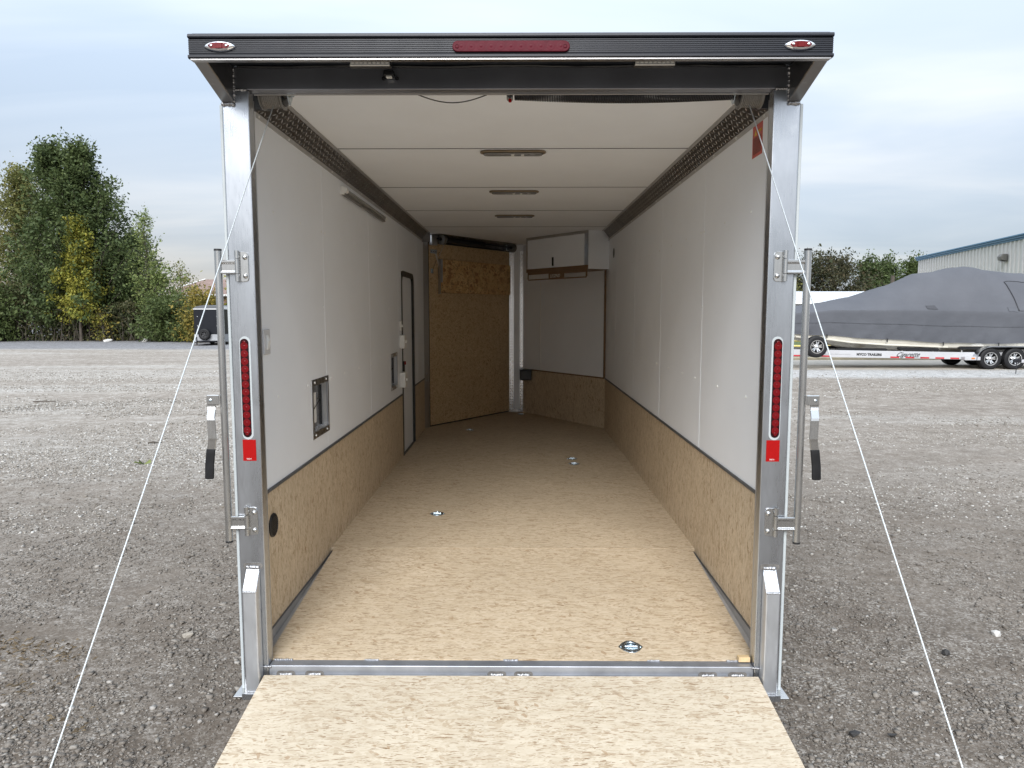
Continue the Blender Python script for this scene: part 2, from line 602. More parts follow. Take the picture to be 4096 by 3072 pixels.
# ------------------------------------------------------------------ ground
def ground_mat():
    k = NT('gravel_yard')
    g = k.n('ShaderNodeNewGeometry')
    k.vec = g.outputs['Position']
    sx = k.n('ShaderNodeSeparateXYZ')
    k.put(sx.inputs[0], k.vec)
    X, Y = sx.outputs[0], sx.outputs[1]
    peb = k.voro(95, out=1)
    pebd = k.voro(95, out=0)
    peb2 = k.voro(40, out=1)
    pr = k.sepc(peb, 0)
    fine = k.noise(230, 3, 0.7)
    soil = k.ramp(k.noise(1.1, 5, 0.6), [(0.3, (0.095, 0.076, 0.059)), (0.55, (0.130, 0.106, 0.084)), (0.75, (0.180, 0.150, 0.121))])
    stone = k.ramp(pr, [(0.0, (0.070, 0.058, 0.046)), (0.4, (0.130, 0.111, 0.091)), (0.75, (0.205, 0.181, 0.153)), (0.95, (0.42, 0.40, 0.37))])
    cover = k.ramp(k.noise(2.3, 5, 0.65), [(0.40, 0.12), (0.62, 0.75)])
    near = k.mix(cover, soil, stone)
    grn = k.noise(14.0, 7, 0.85)
    near = k.mix(k.ramp(grn, [(0.38, 0.6), (0.48, 0.0)]), near, (0.055, 0.046, 0.038))
    near = k.mix(k.ramp(grn, [(0.53, 0.0), (0.64, 0.6)]), near, (0.34, 0.315, 0.285))
    near = k.mix(k.math('MULTIPLY', k.ramp(fine, [(0.4, 0.0), (0.7, 1.0)]), 0.25), near, (0.05, 0.045, 0.04))
    # dry limestone further out: pale bands laid by traffic, stretched across the yard
    lv = k.mapv((0.07, 0.28, 0.28))
    band = k.noise(1.0, 5, 0.6, lv, dist=0.7)
    pale = k.ramp(band, [(0.36, (0.215, 0.186, 0.157)), (0.50, (0.265, 0.235, 0.202)), (0.66, (0.34, 0.320, 0.292))])
    streak = k.noise(1.0, 8, 0.74, k.mapv((0.35, 2.4, 1.0)), dist=0.4)
    pale = k.mix(k.ramp(streak, [(0.36, 0.65), (0.50, 0.0)]), pale, (0.215, 0.188, 0.160))
    pale = k.mix(k.ramp(streak, [(0.54, 0.0), (0.68, 0.45)]), pale, (0.50, 0.48, 0.45))
    grit = k.math('MULTIPLY_ADD', k.noise(5.0, 7, 0.86), 0.55, k.math('MULTIPLY', k.noise(38.0, 4, 0.75), 0.45))
    pale = k.mix(k.ramp(grit, [(0.40, 0.85), (0.485, 0.0)]), pale, (0.13, 0.112, 0.094))
    pale = k.mix(k.ramp(grit, [(0.515, 0.0), (0.60, 0.75)]), pale, (0.56, 0.54, 0.505))
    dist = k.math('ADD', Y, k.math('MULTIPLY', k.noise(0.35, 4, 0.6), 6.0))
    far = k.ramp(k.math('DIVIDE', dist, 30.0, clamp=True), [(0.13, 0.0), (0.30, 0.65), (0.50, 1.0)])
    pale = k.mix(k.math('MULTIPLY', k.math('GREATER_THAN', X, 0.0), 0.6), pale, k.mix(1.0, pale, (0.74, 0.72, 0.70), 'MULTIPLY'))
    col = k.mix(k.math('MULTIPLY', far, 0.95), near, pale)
    # pale crushed stone spilled along the edge of the pavement
    be = k.math('ADD', Y, k.math('MULTIPLY', k.noise(0.5, 4, 0.6), 1.6))
    bm_ = k.math('MULTIPLY', k.ramp(k.math('DIVIDE', be, 40.0), [(0.455, 0.0), (0.475, 0.9), (0.530, 0.9), (0.545, 0.5)]), k.math('GREATER_THAN', X, 3.0))
    col = k.mix(bm_, col, k.ramp(grit, [(0.38, (0.16, 0.155, 0.15)), (0.5, (0.36, 0.355, 0.345)), (0.62, (0.60, 0.595, 0.585))]))
    # grey crushed stone along the tree line
    grey = k.ramp(grit, [(0.40, (0.085, 0.085, 0.09)), (0.52, (0.19, 0.19, 0.20)), (0.62, (0.36, 0.36, 0.37))])
    tl = k.math('ADD', Y, k.math('MULTIPLY', k.noise(0.12, 3, 0.5), 4.0))
    m = k.ramp(k.math('DIVIDE', tl, 60.0), [(0.575, 0.0), (0.605, 0.9)])
    m = k.math('MULTIPLY', m, k.math('LESS_THAN', X, 2.0))
    col = k.mix(m, col, grey)
    h = k.math('SUBTRACT', 1.0, k.math('MULTIPLY', pebd, 1.4))
    h = k.math('MULTIPLY_ADD', h, k.math('MULTIPLY_ADD', cover, 0.8, 0.2), k.math('MULTIPLY', k.sepc(peb2, 1), 0.4))
    h = k.math('MULTIPLY_ADD', fine, 0.25, h)
    h = k.math('MULTIPLY_ADD', grit, k.math('MULTIPLY', far, 2.0), h)
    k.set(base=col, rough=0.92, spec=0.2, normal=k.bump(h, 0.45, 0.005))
    return k.m


MT['ground'] = ground_mat()


def sheet(name, x0, x1, y0, y1, z, mat, step=None, zf=None, label=None, kind='structure'):
    me = bpy.data.meshes.new(name)
    nx = max(1, int((x1 - x0) / step)) if step else 1
    ny = max(1, int((y1 - y0) / step)) if step else 1
    xs = np.linspace(x0, x1, nx + 1)
    ys = np.linspace(y0, y1, ny + 1)
    v = [(x, y, z + (zf(x, y) if zf else 0)) for y in ys for x in xs]
    f = [(j * (nx + 1) + i, j * (nx + 1) + i + 1, (j + 1) * (nx + 1) + i + 1, (j + 1) * (nx + 1) + i) for j in range(ny) for i in range(nx)]
    me.from_pydata(v, [], f)
    smooth_mesh(me, 60)
    o = link(name, me, mat, None, Matrix.Identity(4))
    return tag(o, label, kind=kind)


def ground_mesh():
    """one sheet to the horizon, finely divided and gently uneven near the camera"""
    xs = np.unique(np.concatenate([np.linspace(-400, -40, 10), np.linspace(-40, -8, 33), np.linspace(-8, 8, 161), np.linspace(8, 40, 33), np.linspace(40, 400, 10)]))
    ys = np.unique(np.concatenate([np.linspace(-60, -4, 12), np.linspace(-4, 9, 131), np.linspace(9, 50, 42), np.linspace(50, 600, 12)]))
    v = []
    for y in ys:
        for x in xs:
            z = 0.0
            if abs(x) < 12 and y < 14:
                p = Vector((x * 0.9, y * 0.9, 0))
                z = 0.018 * mnoise.noise(p) + 0.009 * mnoise.noise(p * 3.7) + 0.005 * mnoise.noise(p * 9)
                z -= 0.012
            v.append((x, y, GZ + z))
    nx = len(xs)
    f = [(j * nx + i, j * nx + i + 1, (j + 1) * nx + i + 1, (j + 1) * nx + i) for j in range(len(ys) - 1) for i in range(nx - 1)]
    me = bpy.data.meshes.new('ground')
    me.from_pydata(v, [], f)
    smooth_mesh(me, 80)
    return tag(link('ground', me, MT['ground'], None, Matrix.Identity(4)), kind='structure')


def gheight(x, y):
    if abs(x) < 12 and y < 14:
        p = Vector((x * 0.9, y * 0.9, 0))
        return GZ - 0.012 + 0.018 * mnoise.noise(p) + 0.009 * mnoise.noise(p * 3.7) + 0.005 * mnoise.noise(p * 9)
    return GZ


ground_mesh()


def pebble_mat():
    k = NT('loose_gravel')
    g = k.n('ShaderNodeNewGeometry')
    r = g.outputs['Random Per Island']
    c = k.ramp(r, [(0.0, (0.090, 0.074, 0.058)), (0.40, (0.140, 0.118, 0.095)), (0.72, (0.200, 0.174, 0.145)), (0.92, (0.285, 0.26, 0.225)), (1.0, (0.48, 0.455, 0.42))])
    g2 = k.n('ShaderNodeSeparateXYZ')
    k.put(g2.inputs[0], g.outputs['Position'])
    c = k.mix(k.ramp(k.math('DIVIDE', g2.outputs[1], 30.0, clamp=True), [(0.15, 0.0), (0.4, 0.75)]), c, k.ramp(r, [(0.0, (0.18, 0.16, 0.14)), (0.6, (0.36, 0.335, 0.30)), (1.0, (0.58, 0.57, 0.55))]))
    k.set(base=k.mix(0.35, c, k.ramp(k.noise(120, 3), [(0.3, (0.08, 0.075, 0.07)), (0.7, (0.30, 0.28, 0.26))])), rough=0.88, spec=0.25)
    return k.m


MT['pebble'] = pebble_mat()


def ico():
    bm = bmesh.new()
    bmesh.ops.create_icosphere(bm, subdivisions=1, radius=1)
    v = np.array([p.co[:] for p in bm.verts])
    f = np.array([[q.index for q in p.verts] for p in bm.faces])
    bm.free()
    return v, f


def chip():
    v = np.array([(x, y, z) for z in (-0.7, 0.7) for y in (-0.7, 0.7) for x in (-0.7, 0.7)])
    f = np.array([(0, 2, 3), (0, 3, 1), (4, 5, 7), (4, 7, 6), (0, 1, 5), (0, 5, 4), (2, 6, 7), (2, 7, 3), (0, 4, 6), (0, 6, 2), (1, 3, 7), (1, 7, 5)])
    return v, f


def gravel(n, far=False):
    v0, f0 = chip()
    pts = []
    while len(pts) < n:
        side = -1 if rng.random() < 0.5 else 1
        if far:
            y = 3.2 + 18.0 * rng.random() ** 1.4
            xm = 0.74 * (y + 2.735)
            x = rng.uniform(-xm, -1.2) if rng.random() < 0.78 else rng.uniform(1.2, xm)
            d = mnoise.noise(Vector((x * 0.16, y * 0.55, 2.0))) + 0.5 * mnoise.noise(Vector((x * 0.9, y * 1.4, 8.0)))
            if rng.random() < 0.42 + 1.1 * d and rng.random() < (y - 2.5) / 3.0 and rng.random() < (21.5 - y) / 9.0:
                pts.append((x, y))
            continue
        y = -1.9 + 8.5 * rng.random() ** 1.6
        if y > 3.0 and rng.random() < (y - 3.0) / 3.8:
            continue
        xm = 0.72 * (y + 2.735) + 0.4
        x = side * (0.9 + (xm - 0.9) * rng.random()) if xm > 0.95 else side * 1.0
        d = mnoise.noise(Vector((x * 1.3, y * 1.3, 5.0)))
        if rng.random() > 0.55 + 0.9 * d:
            continue
        pts.append((x, y))
    pts = np.array(pts)
    s = np.exp(rng.normal(np.log(0.0062 if far else 0.0042), 0.40 if far else 0.52, n))
    if far:
        s *= 0.8 + 0.055 * pts[:, 1]
    s = np.minimum(s, 0.022 if far else 0.019)
    z = np.array([gheight(x, y) for x, y in pts])
    m = len(v0)
    V = np.repeat(v0[None], n, 0) * (1 + 0.22 * rng.normal(size=(n, m, 1))) + 0.16 * rng.normal(size=(n, m, 3))
    V *= np.stack([rng.uniform(0.8, 1.35, n), rng.uniform(0.7, 1.1, n), rng.uniform(0.45, 0.8, n)], -1)[:, None]
    a = rng.uniform(0, 6.28, n)
    ca, sa = np.cos(a)[:, None], np.sin(a)[:, None]
    X = V[..., 0] * ca - V[..., 1] * sa
    Yv = V[..., 0] * sa + V[..., 1] * ca
    P = np.stack([X, Yv, V[..., 2]], -1) * s[:, None, None]
    P += np.stack([pts[:, 0], pts[:, 1], z + s * 0.18], -1)[:, None]
    F = (f0[None] + (np.arange(n) * m)[:, None, None]).reshape(-1, 3)
    return fast_mesh('gravel', P.reshape(-1, 3), F)


def fast_mesh(name, V, F):
    me = bpy.data.meshes.new(name)
    V = np.ascontiguousarray(V, dtype=np.float32)
    F = np.ascontiguousarray(F, dtype=np.int32)
    me.vertices.add(len(V))
    me.vertices.foreach_set('co', V.ravel())
    k = F.shape[1]
    me.loops.add(F.size)
    me.loops.foreach_set('vertex_index', F.ravel())
    me.polygons.add(len(F))
    me.polygons.foreach_set('loop_start', np.arange(0, F.size, k, dtype=np.int32))
    me.update(calc_edges=True)
    me.validate()
    return me


tag(link('gravel', gravel(118000), MT['pebble'], None, Matrix.Identity(4)), 'loose grey and tan gravel scattered over the yard', 'gravel', kind='stuff')

def pale_pebble_mat():
    k = NT('pale_limestone_gravel')
    g = k.n('ShaderNodeNewGeometry')
    c = k.ramp(g.outputs['Random Per Island'], [(0.0, (0.17, 0.15, 0.128)), (0.4, (0.26, 0.238, 0.208)), (0.8, (0.38, 0.36, 0.33)), (1.0, (0.54, 0.53, 0.505))])
    k.set(base=c, rough=0.9, spec=0.2)
    return k.m


MT['pale_pebble'] = pale_pebble_mat()
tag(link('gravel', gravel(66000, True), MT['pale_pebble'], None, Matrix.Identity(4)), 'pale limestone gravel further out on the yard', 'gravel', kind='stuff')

# pavement under the boat trailer, kerb and grass beyond it
MT['concrete'] = plain('tan_concrete', (0.40, 0.365, 0.315), 0.85, 0.0, 0.14, 1.2, 0.3, 60)
MT['kerb'] = plain('ochre_kerb', (0.36, 0.315, 0.225), 0.8, 0.0, 0.18, 4)


def grass_mat():
    k = NT('grass_verge')
    c = k.ramp(k.noise(3, 5, 0.7), [(0.3, (0.055, 0.085, 0.022)), (0.6, (0.09, 0.125, 0.035)), (0.8, (0.15, 0.15, 0.06))])
    k.set(base=c, rough=0.9, normal=k.bump(k.noise(60, 3), 0.8, 0.05))
    return k.m


MT['grass'] = grass_mat()
sheet('pavement', 3.5, 70, 20.6, 25.4, GZ + 0.006, MT['concrete'])
kb = MB().box(3.5, 70, 25.4, 25.6, GZ - 0.1, GZ + 0.11)
kb.build('kerb', MT['kerb'], bevel=0.03, kind='structure')
sheet('grass', 3.5, 70, 25.6, 44, GZ + 0.05, MT['grass'])

# ------------------------------------------------------------------ the cargo trailer
TR = root('cargo_trailer', (0, 0, GZ), 'long empty cargo trailer seen from behind with its rear ramp let down', 'trailer')
XW, ZF, ZT, ZC = 1.03, 0.07, 2.205, 2.28      # wall face, floor, wall top, ceiling
CAP0, CAP1 = 0.640, 0.655
NOSE_L, NOSE_R = (-0.083, 6.839), (0.099, 6.84)
LA, VB = (-0.979, 5.561), (1.03, 5.46)


def slab_holes(mb, x, sgn, y0, y1, z0, z1, holes, th=0.006, depth=0.045):
    """wall board on plane x (facing the interior), with rectangular cut-outs and their reveals"""
    ys = sorted({y0, y1, *[min(max(h[i], y0), y1) for h in holes for i in (0, 1)]})
    zs = sorted({z0, z1, *[min(max(h[i], z0), z1) for h in holes for i in (2, 3)]})

    def inside(y, z):
        return any(h[0] < y < h[1] and h[2] < z < h[3] for h in holes)
    for a, b in zip(ys, ys[1:]):
        for c, d in zip(zs, zs[1:]):
            if not inside((a + b) / 2, (c + d) / 2):
                xs = sorted((x, x + sgn * th))
                mb.box(xs[0], xs[1], a, b, c, d)
    return mb


VENTS = [(0.935, 1.248, 0.748, 1.047), (3.255, 3.568, 0.746, 1.047)]
DOOR = (3.850, 4.640, 0.02, 1.775)
SEAMS = [1.225, 2.43, 3.66, 4.89]
# wall boards, mouldings, wainscot and cap trims
for side, sg in ((-1, -1), (1, 1)):
    x = side * XW
    holes = (VENTS + [DOOR]) if side < 0 else []
    seams = SEAMS if side < 0 else [1.20, 2.33, 3.47, 4.62]
    yend = 5.42 if side < 0 else 5.46
    edges = [0.056] + seams + [yend]
    for a, b in zip(edges, edges[1:]):
        slab_holes(MB(), x, sg, a + 0.0015, b - 0.0015, CAP1, ZT - 0.001, holes).build('wall_panel', MT['white_wall'], TR)
    for s in seams:
        segs = [(CAP1 + 0.001, ZT - 0.02)]
        if side < 0 and abs(s - 1.225) < 0.1:
            segs = [(CAP1 + 0.001, 0.744), (1.050, ZT - 0.02)]
        for z0, z1 in segs:
            xs = sorted((x, x - side * 0.0012))
            MB().box(xs[0], xs[1], s - 0.0042, s + 0.0042, z0, z1).build('panel_moulding', MT['white_wall'], TR, bevel=0.0008)
    wed = [0.056, 1.30, 2.52, 3.74] + ([DOOR[0], DOOR[1], yend] if side < 0 else [4.6, yend])
    for a, b in zip(wed, wed[1:]):
        if side < 0 and abs(a - DOOR[0]) < 1e-6:
            continue
        slab_holes(MB(), x, sg, a + 0.001, b - 0.001, ZF - 0.02, CAP0, []).build('wainscot_panel', MT['osb_wall'], TR)
    spans = [(0.056, DOOR[0] - 0.002), (DOOR[1] + 0.002, yend)] if side < 0 else [(0.056, yend)]
    for a, b in spans:
        xs = sorted((x + side * 0.004, x - side * 0.007))
        MB().box(xs[0], xs[1], a, b, CAP0, CAP1).build('cap_trim', MT['grey_trim'], TR, bevel=0.002)
    # dropped tail: aluminium wedge below the wainscot
    xs = sorted((x + side * 0.004, x + side * 0.001))
    MB().prism([(xs[0], 0.056, -0.03), (xs[0], 1.30, -0.03), (xs[0], 1.30, ZF - 0.021), (xs[0], 0.056, ZF - 0.021)], (xs[1] - xs[0], 0, 0)).build('tail_side_plate', MT['alu_matte'], TR)
    xs = sorted((x, side * 0.985))
    MB().prism([(xs[0], 0.056, -0.016), (xs[0], 1.25, 0.045), (xs[0], 1.25, 0.040), (xs[0], 0.056, -0.021)], (xs[1] - xs[0], 0, 0)).build('tail_angle', MT['alu_matte'], TR)
    xs = sorted((x - side * 0.0005, x - side * 0.004))
    MB().box(xs[0], xs[1], 0.058, 1.24, ZF - 0.026, ZF - 0.018).build('tail_edge_trim', MT['grey_trim'], TR)
    # outer skin and rear corner trim
    xs = sorted((side * 1.0665, side * 1.0685))
    skin = MB()
    slab_holes(skin, xs[0], 1, 0.052, 5.42 if side < 0 else 5.47, -0.09, 2.33, [], th=xs[1] - xs[0])
    skin.build('side_skin', MT['navy'], TR)
    xs = sorted((side * 1.0655, side * 1.0765))
    MB().box(xs[0], xs[1], 0.004, 0.07, -0.10, 2.165).build('corner_trim', MT['gasket'], TR, bevel=0.002)

# screws on the walls
scr_me, _ = MB().lathe([(0.0062, 0), (0.006, 0.0015), (0.0035, 0.0032), (0.0008, 0.0036)], (0, 0, 0), (1, 0, 0), 8).mesh('screw', smooth=50, center=False)
scr_me.materials.append(MT['white_plastic'])
for side in (-1, 1):
    for z, ys in ((1.832, [0.421, 0.811, 1.195, 1.262, 1.611, 2.016, 2.417, 2.819, 3.22, 3.62, 4.03, 4.83]),
                  (1.032, [0.41, 0.86, 1.317, 1.636, 2.039, 2.445, 2.852, 3.08, 3.70]), (1.43, [1.2, 3.2])):
        for y in ys:
            if side < 0 and 3.8 < y < 4.7 and z < 1.8:
                continue
            M = T(side * XW, y, z) @ (Matrix.Rotation(0 if side < 0 else math.pi, 4, 'Z'))
            inst('screw', scr_me, None, TR, M)

# floor: flat part with the V nose, then the dropped tail
poly = [(-XW, 1.232, 0), (XW, 1.232, 0), (XW, 5.46, 0), (0.14, 6.84, 0), (-0.12, 6.88, 0), (-1.0, 5.56, 0), (-XW, 5.50, 0)]
MB().prism([(a, b, ZF - 0.018) for a, b, c in poly], (0, 0, 0.018)).build('floor_panel', MT['osb_floor'], TR)
tail = MB()
xa, xb = 0.992, 1.012
tail.add([(-xa, 0.052, 0.003), (xa, 0.052, 0.003), (xb, 1.229, ZF - 0.001), (-xb, 1.229, ZF - 0.001),
          (-xa, 0.052, -0.014), (xa, 0.052, -0.014), (xb, 1.229, ZF - 0.018), (-xb, 1.229, ZF - 0.018)],
         [(0, 1, 2, 3), (4, 7, 6, 5), (0, 4, 5, 1), (1, 5, 6, 2), (2, 6, 7, 3), (3, 7, 4, 0)])
tail.build('tail_floor_panel', MT['osb_floor'], TR)
MB().box(-1.03, 1.03, 0.06, 5.45, -0.09, -0.03).build('underframe', MT['alu_dull'], TR)

# rear sill, posts, header
sill = MB().prism([(-0.964, 0, 0), (-0.964, 0.049, 0), (-0.964, 0.049, -0.09), (-0.964, 0, -0.09)], (1.928, 0, 0))
sill.build('sill', MT['sill_alu'], TR, bevel=0.003, seg=2)


def bead(p, q, r, n=9, wob=0.25, flat=0.6, nrm=(0, -1, 0)):
    """a lumpy weld bead from p to q"""
    mb = MB()
    p, q, nrm = Vector(p), Vector(q), Vector(nrm)
    for i in range(n):
        t = (i + 0.5) / n
        c = p.lerp(q, t) + Vector((random.uniform(-1, 1), random.uniform(-1, 1), random.uniform(-1, 1))) * r * 0.12
        mb.ball(c, r * random.uniform(1 - wob, 1 + wob), 7, 4)
    return mb


for x in (-0.897, -0.782, -0.055, 0.051, 0.783, 0.901):
    bead((x - 0.024, -0.001, -0.036), (x + 0.024, -0.001, -0.036), 0.0065, 8).build('weld', MT['weld'], TR, smooth=60)
    MB().capsule((x, -0.0005, -0.034), (1, 0, 0), (0, 0, 1), (0, -1, 0), 0.038, 0.013, 0.0008, 6).build('weld_scorch', MT['weld_dark'], TR)
for x0, x1 in ((-0.957, -0.885), (-0.592, -0.535), (-0.03, 0.028), (0.552, 0.600), (0.872, 0.925)):
    bead((x0, 0.047, 0.001), (x1, 0.047, 0.001), 0.0042, 10).build('weld', MT['weld'], TR, smooth=60)
for side in (-1, 1):
    x0, x1 = sorted((side * 1.0645, side * 0.9655))
    post = MB().box(x0, x1, 0, 0.05, -0.115, 2.215)
    post.build('rear_post', MT['alu'], TR, bevel=0.004, seg=2)
    # inner lip of the post
    xs = sorted((side * 0.9655, side * 0.9975))
    MB().box(xs[0], xs[1], 0.0505, 0.0555, 0.0, 2.19).build('post_lip', MT['alu_dull'], TR)
    # ramp-hinge stub welded to the foot of the post, its top cut on a slant
    a, b = sorted((side * 1.040, side * 0.985))
    stub = MB().prism([(a, -0.003, -0.095), (a, -0.003, 0.398), (a, -0.052, 0.324), (a, -0.052, -0.088)], (b - a, 0, 0))
    stub.build('stub_tube', MT['stub_alu'], TR, bevel=0.005, seg=2)
    MB().prism([(a + 0.002, -0.0035, 0.4015), (a + 0.002, -0.0525, 0.3275), (a + 0.002, -0.0515, 0.3245), (a + 0.002, -0.0025, 0.3985)], (b - a - 0.004, 0, 0)).build('stub_cap', MT['cap_alu'], TR, bevel=0.002)
    bead((a + 0.004, -0.003, 0.405), (b - 0.004, -0.003, 0.405), 0.0075, 10).build('weld', MT['weld'], TR, smooth=60)
    MB().capsule(((a + b) / 2, -0.0005, 0.410), (1, 0, 0), (0, 0, 1), (0, -1, 0), 0.039, 0.012, 0.0012, 6).build('weld_scorch', MT['weld_dark'], TR)
    bead((a + 0.002, -0.052, 0.322), (b - 0.002, -0.052, 0.322), 0.003, 14).build('weld', MT['weld'], TR, smooth=60)
    bead((b if side < 0 else a, -0.004, -0.004), ((b + 0.03) if side < 0 else (a - 0.03), -0.002, -0.004), 0.005, 6).build('weld', MT['weld'], TR, smooth=60)
    # foot plate
    xs = sorted((side * 1.087, side * 0.93))
    MB().box(xs[0], xs[1], -0.06, 0.12, -0.104, -0.097).build('foot_plate', MT['stainless'], TR, bevel=0.001)
    MB().box(a - 0.005, b + 0.005, -0.058, -0.004, -0.0965, -0.0895).build('stub_foot', MT['alu_dull'], TR, bevel=0.002)
    MB().box(a - 0.012, b + 0.012, -0.062, -0.058, -0.110, -0.086).build('foot_lip', MT['alu'], TR)
# header beam, canopy, side arms, ribbed lip
MB().box(-1.019, 1.019, 0, 0.05, 2.216, 2.30).build('header_beam', MT['header_alu'], TR, bevel=0.003, seg=2)
MB().box(-0.9645, 0.9645, 0.051, 0.060, 2.2125, 2.2155).build('header_lip', MT['alu_dull'], TR)
MB().box(-1.062, 1.062, -0.236, 0.0, 2.3005, 2.328).build('canopy_panel', MT['navy'], TR)
MB().box(-1.064, 1.064, 0.001, 5.5, 2.331, 2.345).build('roof_skin', MT['navy'], TR)
MB().box(-1.036, 1.036, 0.06, 5.5, 2.30, 2.33).build('roof_deck', MT['alu_dull'], TR)
for side in (-1, 1):
    xo = side * 1.063
    w = -side * 0.046
    MB().prism([(xo, -0.001, 2.168), (xo, -0.236, 2.2385), (xo, -0.236, 2.299), (xo, -0.001, 2.299)], (w, 0, 0)).build('side_arm', MT['alu_arm'], TR, bevel=0.003)
    bead((side * 1.0185, -0.003, 2.172), (side * 1.0185, -0.003, 2.292), 0.0075, 16).build('weld', MT['weld'], TR, smooth=60)
    bead((side * 1.014, -0.003, 2.216), (side * 0.972, -0.003, 2.216), 0.0055, 8).build('weld', MT['weld'], TR, smooth=60)
    bead((side * 1.060, -0.004, 2.164), (side * 1.020, -0.004, 2.164), 0.0075, 8).build('weld', MT['weld'], TR, smooth=60)
prof = [(-0.262, 2.316), (-0.264, 2.309), (-0.2615, 2.3055), (-0.254, 2.3045)]
zz = 2.3025
while zz > 2.257:
    prof += [(-0.2545, zz), (-0.2565, zz - 0.0012), (-0.2565, zz - 0.0042), (-0.2545, zz - 0.0054)]
    zz -= 0.0066
prof += [(-0.254, 2.2535), (-0.258, 2.2515), (-0.2645, 2.2495), (-0.2645, 2.243), (-0.260, 2.2392), (-0.240, 2.2392), (-0.240, 2.318), (-0.258, 2.319)]
MB().prism([(-1.067, y, z) for y, z in prof], (2.134, 0, 0)).build('ribbed_fascia', MT['fascia'], TR)
MB().box(-1.060, 1.060, -0.2600, -0.236, 2.2345, 2.2388).build('fascia_bottom_angle', MT['alu_arm'], TR)
for xx in (-0.95, 0.95):
    pass

# lamps on the lip
for x in (-0.9615, 0.9565):
    c = Vector((x, -0.2575, 2.278))
    bez = MB()
    rings = []
    for ra, rb, h in ((0.053, 0.0175, 0.0), (0.050, 0.0158, 0.006), (0.042, 0.0125, 0.0095), (0.036, 0.0102, 0.010), (0.0345, 0.0095, 0.006)):
        ring = []
        for k in range(28):
            a = 2 * math.pi * k / 28
            ca_, sa_ = math.cos(a), math.sin(a)
            e = 1.0 if ra < 0.043 else 1.25
            ring.append(c + Vector((ra * ca_ * (1.0), -h, rb * math.copysign(abs(sa_) ** e, sa_))))
        rings.append(ring)
    vs = [p for r_ in rings for p in r_]
    fs = [(i * 28 + k, i * 28 + (k + 1) % 28, (i + 1) * 28 + (k + 1) % 28, (i + 1) * 28 + k) for i in range(4) for k in range(28)]
    lamp = MB().add(vs, fs).build('marker_lamp', MT['chrome'], TR, smooth=40)
    MB().capsule(c + Vector((0, -0.003, 0)), (1, 0, 0), (0, 0, 1), (0, -1, 0), 0.0345, 0.0102, 0.0075, 8).build('lens', MT['red_led'], lamp, bevel=0.002, smooth=40)
    for dx in (-0.025, 0.025):
        MB().lathe([(0.0042, 0), (0.004, 0.002), (0.0015, 0.003)], c + Vector((dx, -0.0108, 0)), (0, -1, 0), 8).build('screw', MT['chrome'], lamp, smooth=40)
    MB().box(c.x - 0.011, c.x + 0.011, c.y - 0.0128, c.y - 0.0105, c.z - 0.009, c.z + 0.009).build('lens_block', MT['red_led'], lamp, bevel=0.001)


def lightbar(name, c, u, v, nrm, hl, r, nled, mats, ledr):
    c, u, v, nrm = Vector(c), Vector(u), Vector(v), Vector(nrm)
    body = MB().capsule(c, u, v, nrm, hl, r, 0.008, 8).build(name, MT[mats[0]], TR, bevel=0.002, smooth=40)
    inner = hl - r * 1.7
    me = None
    for i in range(nled):
        q = c + u * (-inner + 2 * inner * i / (nled - 1)) + nrm * 0.0072
        if me is None:
            me, _ = MB().lathe([(ledr, 0), (ledr * 0.97, 0.0010), (ledr * 0.55, 0.0015), (ledr * 0.32, 0.0010), (ledr * 0.2, 0.0018), (0.0004, 0.0021)], (0, 0, 0), nrm, 14).mesh('led', smooth=50, center=False)
            me.materials.append(MT[mats[1]])
        inst('led', me, None, body, Matrix.Translation(q))
    for s_ in (-1, 1):
        q = c + u * s_ * (hl - r * 0.9) + nrm * 0.0078
        MB().lathe([(r * 0.42, 0), (r * 0.40, 0.002), (r * 0.3, 0.0026), (r * 0.28, 0.001), (0.0004, 0.001)], q, nrm, 12).build('end_screw_cap', MT[mats[1]], body, smooth=40)
    return body


lightbar('brake_light', (0.004, -0.2565, 2.2755), (1, 0, 0), (0, 0, 1), (0, -1, 0), 0.194, 0.0175, 11, ('pink_lens', 'pink_lens'), 0.0145)
for x in (-1.0145, 1.0135):
    MB().capsule((x + (0.002 if x < 0 else -0.002), -0.0003, 1.111), (0, 0, 1), (1, 0, 0), (0, -1, 0), 0.199, 0.0215, 0.0012, 10).build('lamp_gasket', MT['gasket'], TR, bevel=0.0006)
    lightbar('tail_light', (x, 0.0035, 1.1115), (0, 0, 1), (1, 0, 0), (0, -1, 0), 0.190, 0.0165, 12, ('red_dark', 'red_led'), 0.0146)
    xr = x + (0.005 if x < 0 else -0.005)
    rf = MB().box(xr - 0.0255, xr + 0.0255, -0.0012, -0.0001, 0.829, 0.912).build('reflector', MT['red_tape'], TR)
    text('reflector_mark', 'SAE A', 0.0075, (xr - 0.012, -0.0016, 0.8345), (1, 0, 0), (0, 0, 1), MT['white_ink'], rf, 0.0002)
# loading lights under the canopy
for x in (-0.4735, 0.4885):
    ll = MB().box(x - 0.070, x + 0.070, -0.212, -0.180, 2.2310, 2.3003).build('loading_light', MT['black_plastic'], TR, bevel=0.002)
    MB().prism([(x - 0.067, -0.2126, 2.2500), (x - 0.067, -0.2165, 2.2315), (x - 0.067, -0.2120, 2.2295), (x - 0.067, -0.2122, 2.2500)], (0.134, 0, 0)).build('lens', MT['led_cover'], ll)
    for i in range(9):
        MB().lathe([(0.0058, 0), (0.005, 0.0012), (0.002, 0.0016)], (x - 0.0585 + i * 0.0146, -0.2150, 2.2398), (0, -1, -0.2), 8).build('led', MT['led_dot'], ll, smooth=40)
